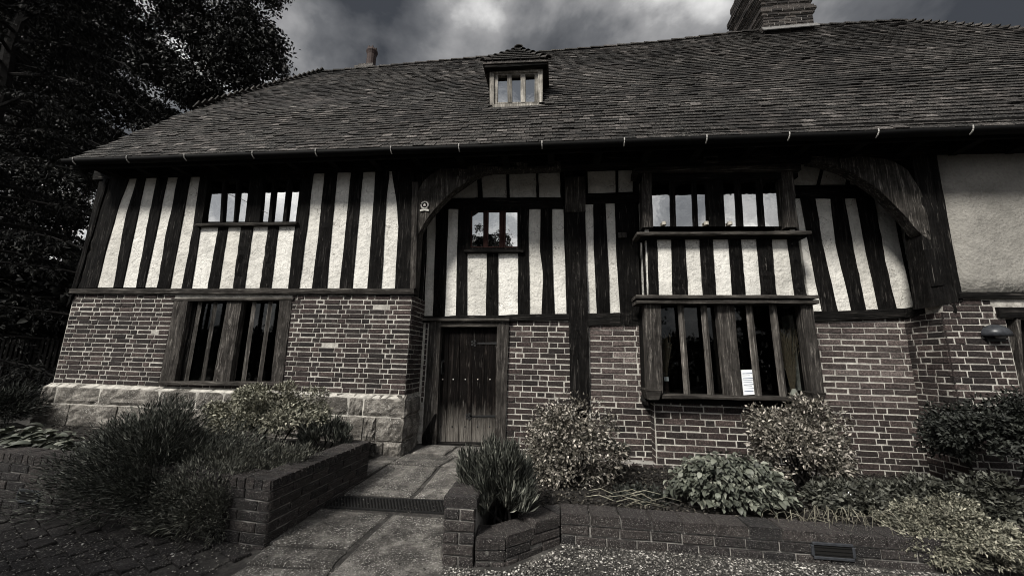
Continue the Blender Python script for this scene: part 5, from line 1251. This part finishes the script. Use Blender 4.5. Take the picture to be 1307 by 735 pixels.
# broad leaved plants, each leaf a part
def leaf_variant(L, Wd, mat, i):
    n = 5; v = []; f = []
    for k in range(n+1):
        u = k/n; w_ = Wd*.5*math.sin(math.pi*min(1, u*.9+.08))**.8*(1 if k < n else 0.02); z = L*.18*math.sin(u*2.6)-.25*L*u*u*(.5+.1*i)
        v += [(-w_, u*L, z+w_*.35), (0, u*L, z), (w_, u*L, z+w_*.35)]
    for k in range(n): a = 3*k; f += [(a, a+1, a+4, a+3), (a+1, a+2, a+5, a+4)]
    return MB().add(v, f).mesh('leaf', mat, True)
def leafy(name, label, ext, Y, n, L, Wd, mat, ry, drop=.35, az=None, zmin=-9, fill=900):
    c, rx_, rz_ = ell_from_px(*ext, Y); root = thing(name, label, 'plant', (c[0], c[1], c[2]-rz_)); vs = [leaf_variant(L, Wd, mat, i % 4) for i in range(6)]
    for i in range(n):
        d = unit(1)[0]; d[2] = abs(d[2])*1.3-.25; r_ = rng.uniform(.75, 1.02); q = c+d*np.array([rx_, ry, rz_])*r_
        if q[2] < zmin: continue
        o = link('leaf', vs[i % 6], root)
        out = Vector((d[0]*.8+rng.normal(0, .35), d[1]*.8-.3+rng.normal(0, .35), 0)); out = Vector((0, -1, 0)) if out.length < .1 else out
        if az is not None: out = Vector((math.cos(az)+rng.normal(0, .3), math.sin(az)+rng.normal(0, .3), 0))
        rot_ = out.normalized().to_track_quat('Y', 'Z').to_matrix().to_4x4()
        s = rng.uniform(.65, 1.2); o.matrix_basis = Matrix.Translation(Vector(q)) @ rot_ @ Matrix.Rotation(-drop+rng.normal(0, .3), 4, 'X') @ Matrix.Rotation(rng.normal(0, .3), 4, 'Y') @ Matrix.Scale(s, 4)
    m = fill; d = unit(m); d[:, 2] = np.abs(d[:, 2])*1.2-.2; P = c+d*np.array([rx_, ry, rz_])*rng.uniform(.55, .98, (m, 1)); ok = P[:, 2] > zmin; P = P[ok]; d = d[ok]; m = len(P)
    D = d*np.array([.8, .8, 0])+rng.normal(0, .4, (m, 3))+np.array([0, -.3, -.3]) if az is None else np.array([math.cos(az), math.sin(az), -.4])+rng.normal(0, .35, (m, 3))
    kind(link('foliage', leaves_mesh('foliage', P, D, np.array([0, 0, 1.])+rng.normal(0, .35, (m, 3)), L*rng.uniform(.6, 1.1, m), Wd*rng.uniform(.6, 1.1, m), mat, .15, .25), root), 'stuff')
    mb = MB()
    for i in range(14): q = c+unit(1)[0]*np.array([rx_, ry, rz_])*.8; mb.tube([(c[0]+rng.normal(0, .1), c[1], c[2]-rz_-.02), q], [.006, .004], 4)
    mb.build('stems', M_bark, root); return root
leafy('leafy_plant', 'broad leaved pale green clump under the oriel window at the planter front', (852, 1012, 578, 672), -1.18, 300, .064, .044, M_big, .34, fill=1800)
leafy('leafy_plant', 'bed of drooping broad leaves along the left planter by the picture edge', (-110, 140, 545, 625), -1.40, 300, .125, .05, M_big, .42, drop=.35, az=-2.4, fill=1100)
def litter(n, x0, x1, y0, y1, zf, L):
    X = rng.uniform(x0, x1, n); Y = rng.uniform(y0, y1, n); P = np.c_[X, Y, zf(X, Y)+rng.uniform(.0, .03, n)]
    return kind(link('leaf_litter', leaves_mesh('leaf_litter', P, rng.normal(0, 1, (n, 3))*np.array([1, 1, .35]), np.array([0, 0, 1.])+rng.normal(0, .5, (n, 3)), L*rng.uniform(.5, 1.4, n), L*.5, M_litter, .2, .3)), 'stuff')
litter(14000, -.10, 5.2, -1.55, .47, lambda x, y: -0.02-0.05*(y+1.6), .035)
litter(2500, -6.5, -1.85, -1.8, -.1, lambda x, y: x*0+.10, .035)
# trailing dry grass strands over the wall
gs = thing('grass_tuft', 'pale dry grass strands trailing over the right planter wall above the vent', 'grass tuft', at(1060, 665, -1.5))
mb = MB()
for i in range(60):
    b_ = at(rng.uniform(985, 1125), rng.uniform(652, 668), -1.45+rng.uniform(-.1, .2)); an = rng.uniform(-.9, .9)-.2; L = rng.uniform(.12, .34); dr_ = np.array([math.sin(an)*1.1, -.65, 0])
    pts = [b_+dr_*L*t+np.array([0, 0, .10*math.sin(t*2.4)-.26*t*t*(.4+rng.random())*L*3]) for t in (0, .33, .66, 1)]; mb.tube(pts, [.0028, .0026, .002, .001], 3)
kind(mb.build('blades', M_straw, gs), 'stuff')
gs = thing('grass_tuft', 'few pale bent stems fallen on the soil left of the broad leaved clump', 'grass tuft', at(830, 640, -1.3))
mb = MB()
for i in range(16):
    b_ = at(rng.uniform(780, 850), rng.uniform(628, 650), -1.3); d = np.array([rng.uniform(.1, .3)*rng.choice([-1, 1]), -.05, .03]); mb.tube([b_, b_+d*.5+np.array([0, 0, .03]), b_+d], [.004, .003, .0015], 4)
kind(mb.build('blades', M_straw, gs), 'stuff')

# ================================================================== FENCE AND TREES
fc = thing('picket_fence', 'dark wooden picket fence in the gloom beyond the left end of the house', 'fence', (-13.8, 4, 0))
for i in range(26):
    X = -16.4+i*.155; h = 1.42+rng.normal(0, .02)
    MB().prism([(X, 4, .0), (X+.085, 4, .0), (X+.085, 4, h-.06), (X+.042, 4, h), (X, 4, h-.06)], (0, .025, 0)).build('picket', M_tim_v, fc)
for z in (.35, 1.1): MB().box(-16.5, -12.3, 4.03, 4.08, z, z+.09).build('rail', M_tim_h, fc)
def limb(mb, a, b_, r0, r1, n=6, wob=.12):
    P = [a+(b_-a)*t+(rng.normal(0, wob, 3) if 0 < i < n-1 else 0) for i, t in enumerate(np.linspace(0, 1, n))]; mb.tube(P, list(np.linspace(r0, r1, n)), 7); return P
def broad_tree(label, base, h, clumps, n, leaf, mat, group, name='broadleaf_tree', tr=.28):
    """clumps: list of (centre, radius)"""
    root = thing(name, label, 'tree', base, group); base = np.asarray(base, float); mb = MB(); top = base+np.array([0, 0, h*.48])
    limb(mb, base-np.array([0, 0, .2]), top, tr, tr*.45, 7, .07)
    for c, r in clumps[::2]:
        s = base+(top-base)*rng.uniform(.45, 1); limb(mb, s, np.asarray(c), tr*.3, .02, 5, .15)
    mb.build('trunk', M_bark, root)
    R = np.array([r for c, r in clumps]); C_ = np.array([c for c, r in clumps]); pr = R**2/np.sum(R**2); k = rng.choice(len(R), n, p=pr)
    # twig sprays: leaves gathered about small centres inside each clump
    ns = max(60, n//26); ks = rng.choice(len(R), ns, p=pr); sc_ = C_[ks]+unit(ns)*rng.uniform(.25, 1.05, (ns, 1))**.6*R[ks][:, None]*np.array([1, 1, .85])
    j = rng.integers(0, ns, n); P = sc_[j]+rng.normal(0, .20, (n, 3))*np.array([1, 1, .55])
    D = rng.normal(0, 1, (n, 3))+np.array([0, 0, -.5]); U_ = np.array([0, 0, 1.])+rng.normal(0, .5, (n, 3))
    me = leaves_mesh('crown', P, D, U_, leaf[0]*rng.uniform(.6, 1.3, n), leaf[1]*rng.uniform(.6, 1.3, n), mat, .12, .25)
    kind(link('crown', me, root), 'stuff'); return root
cl = []
for px, py, r in ((340, 60, .75), (310, 30, .95), (270, 60, 1.1), (300, 95, .7), (240, 20, 1.3), (210, 90, 1.2), (250, 115, .8), (160, 40, 1.6), (150, 130, 1.4), (90, 60, 1.8), (80, 160, 1.7), (20, 40, 2), (20, 130, 2), (180, -60, 1.8), (280, -50, 1.4), (60, -80, 2.2), (-60, 60, 2.4), (335, -10, .8), (352, 85, .4), (200, 150, .9), (330, 100, .45), (255, 125, .6), (275, 112, .45), (205, 175, .7), (120, 185, 1.0), (300, 70, 1.0)):
    cl.append((at(px, py, 8.5+rng.uniform(-1, 1.2)), r*1.08))
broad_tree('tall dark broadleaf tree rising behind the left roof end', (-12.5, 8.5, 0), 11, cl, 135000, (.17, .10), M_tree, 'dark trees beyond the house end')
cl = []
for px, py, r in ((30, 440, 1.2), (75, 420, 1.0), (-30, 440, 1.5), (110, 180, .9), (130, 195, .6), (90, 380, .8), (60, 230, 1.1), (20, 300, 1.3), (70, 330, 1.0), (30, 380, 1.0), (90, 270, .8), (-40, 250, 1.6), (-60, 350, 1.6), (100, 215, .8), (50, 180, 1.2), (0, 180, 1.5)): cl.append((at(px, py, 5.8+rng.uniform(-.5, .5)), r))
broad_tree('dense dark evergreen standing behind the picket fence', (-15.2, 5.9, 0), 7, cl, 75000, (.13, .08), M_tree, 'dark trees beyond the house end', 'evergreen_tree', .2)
# conifer with drooping boughs at the left
base = np.array([-14.4, 2.6, 0]); ct = thing('conifer_tree', 'black conifer with drooping boughs at the left edge of the view', 'tree', base, 'dark trees beyond the house end')
mb = MB(); limb(mb, base-np.array([0, 0, .2]), base+np.array([0, 0, 14]), .3, .04, 10, .04); Ps, Ds, Us = [], [], []
for i in range(96):
    z = .9+12.7*(i/96)**.95; L = 6.0*(1-(z/15.5)**1.4)+.5; an = i*2.399+rng.normal(0, .2); d = np.array([math.cos(an), math.sin(an), 0]); s = base+np.array([0, 0, z])
    pts = [s+d*L*t+np.array([0, 0, .35*L*t*(.35-t)+rng.normal(0, .02)]) for t in np.linspace(0, 1, 7)]; mb.tube(pts, list(np.linspace(.05, .008, 7)), 5)
    side = np.array([-d[1], d[0], 0])
    for k in range(34):
        t = rng.uniform(.15, 1); q = pts[0]+(pts[-1]-pts[0])*t; q = np.array([np.interp(t, np.linspace(0, 1, 7), [p[c] for p in pts]) for c in range(3)])
        sd_ = rng.choice([-1, 1]); tl = rng.uniform(.25, .75)*(1.15-t)*L*.35; tw = side*sd_+d*.7; tw = tw/np.linalg.norm(tw)
        m = 40; tt = rng.uniform(0, 1, m); bp = q+tw*tl*tt[:, None]+np.array([0, 0, -1])*(tl*.5*tt**2)[:, None]
        Ps.append(bp); Ds.append(tw*.8+rng.normal(0, .55, (m, 3))+np.array([0, 0, -.45])); Us.append(np.array([0, 0, 1.])+rng.normal(0, .4, (m, 3)))
mb.build('trunk', M_bark, ct)
P = np.concatenate(Ps); D = np.concatenate(Ds); U_ = np.concatenate(Us)
kind(link('crown', leaves_mesh('crown', P, D, U_, .15*rng.uniform(.6, 1.3, len(P)), .035, M_needle, .1, .15), ct), 'stuff')
# garden trees on the near side, which the window glass mirrors; one more is added only to shade the left
def round_tree(label, x, y, h, r, n):
    c = np.array([x, y, h-r*.9]); cl = [(c+unit(1)[0]*np.array([r, r, r*.8])*rng.uniform(.2, .75), r*rng.uniform(.3, .5)) for _ in range(26)]
    broad_tree(label, (x, y, gz(y)), h, cl, n, (.30, .19), M_tree, 'garden trees facing the house')
for lab, x, y, h, r in (('broad garden tree facing the door from across the lane', -5.9, -24, 12.4, 3.2), ('tall garden tree across the lane facing the oriel', 6.5, -27, 8.0, 3.2), ('low garden tree across the lane facing the left bay', -13, -25, 7.0, 3.0), ('garden tree across the lane far to the right', 16, -24, 8.5, 3.4)):
    round_tree(lab, x, y, h, r, 9000)
def hedge(label, x0, x1, y, h, th, n):
    r_ = thing('hedge', label, 'hedge', ((x0+x1)/2, y, gz(y)))
    P = np.c_[rng.uniform(x0, x1, n), y+rng.uniform(-th/2, th/2, n), rng.uniform(0, 1, n)**.8*h*(1+.08*np.sin(np.linspace(0, 1, n)))]; P[:, 2] += gz(y)+rng.normal(0, .1, n)
    kind(link('foliage', leaves_mesh('foliage', P, rng.normal(0, 1, (n, 3)), rng.normal(0, 1, (n, 3)), .30, .2, M_tree), r_), 'stuff')
    mb = MB()
    for i in range(int((x1-x0)/1.2)): mb.tube([(x0+i*1.2+.5, y, gz(y)-.05), (x0+i*1.2+.5, y, h*.7)], [.06, .03], 5)
    mb.build('stems', M_bark, r_)
cl = [(np.array([-6.2, -8.2, 5.4])+unit(1)[0]*np.array([1.9, 1.3, 1.2])*rng.uniform(.2, .9), rng.uniform(.5, .9)) for _ in range(26)]  # crown of a tree added out of view to shade the lower left
broad_tree('small unseen tree added on the near side of the lane to shade the left planter', (-6.2, -8.2, gz(-8.2)), 6, cl, 16000, (.16, .10), M_tree, 'garden trees facing the house')
hedge('tall dark hedge running along the far side of the lane, facing the house', -26, 30, -20, 3.0, 1.6, 26000)
hedge('dark hedge standing in the gloom right behind the picket fence', -24, -10.5, 5.2, 3.4, 1.0, 16000)
print('objects', len(bpy.data.objects), 'tris', sum(len(o.data.loop_triangles) if False else sum(len(p.vertices)-2 for p in o.data.polygons) for o in bpy.data.objects if o.type == 'MESH'))
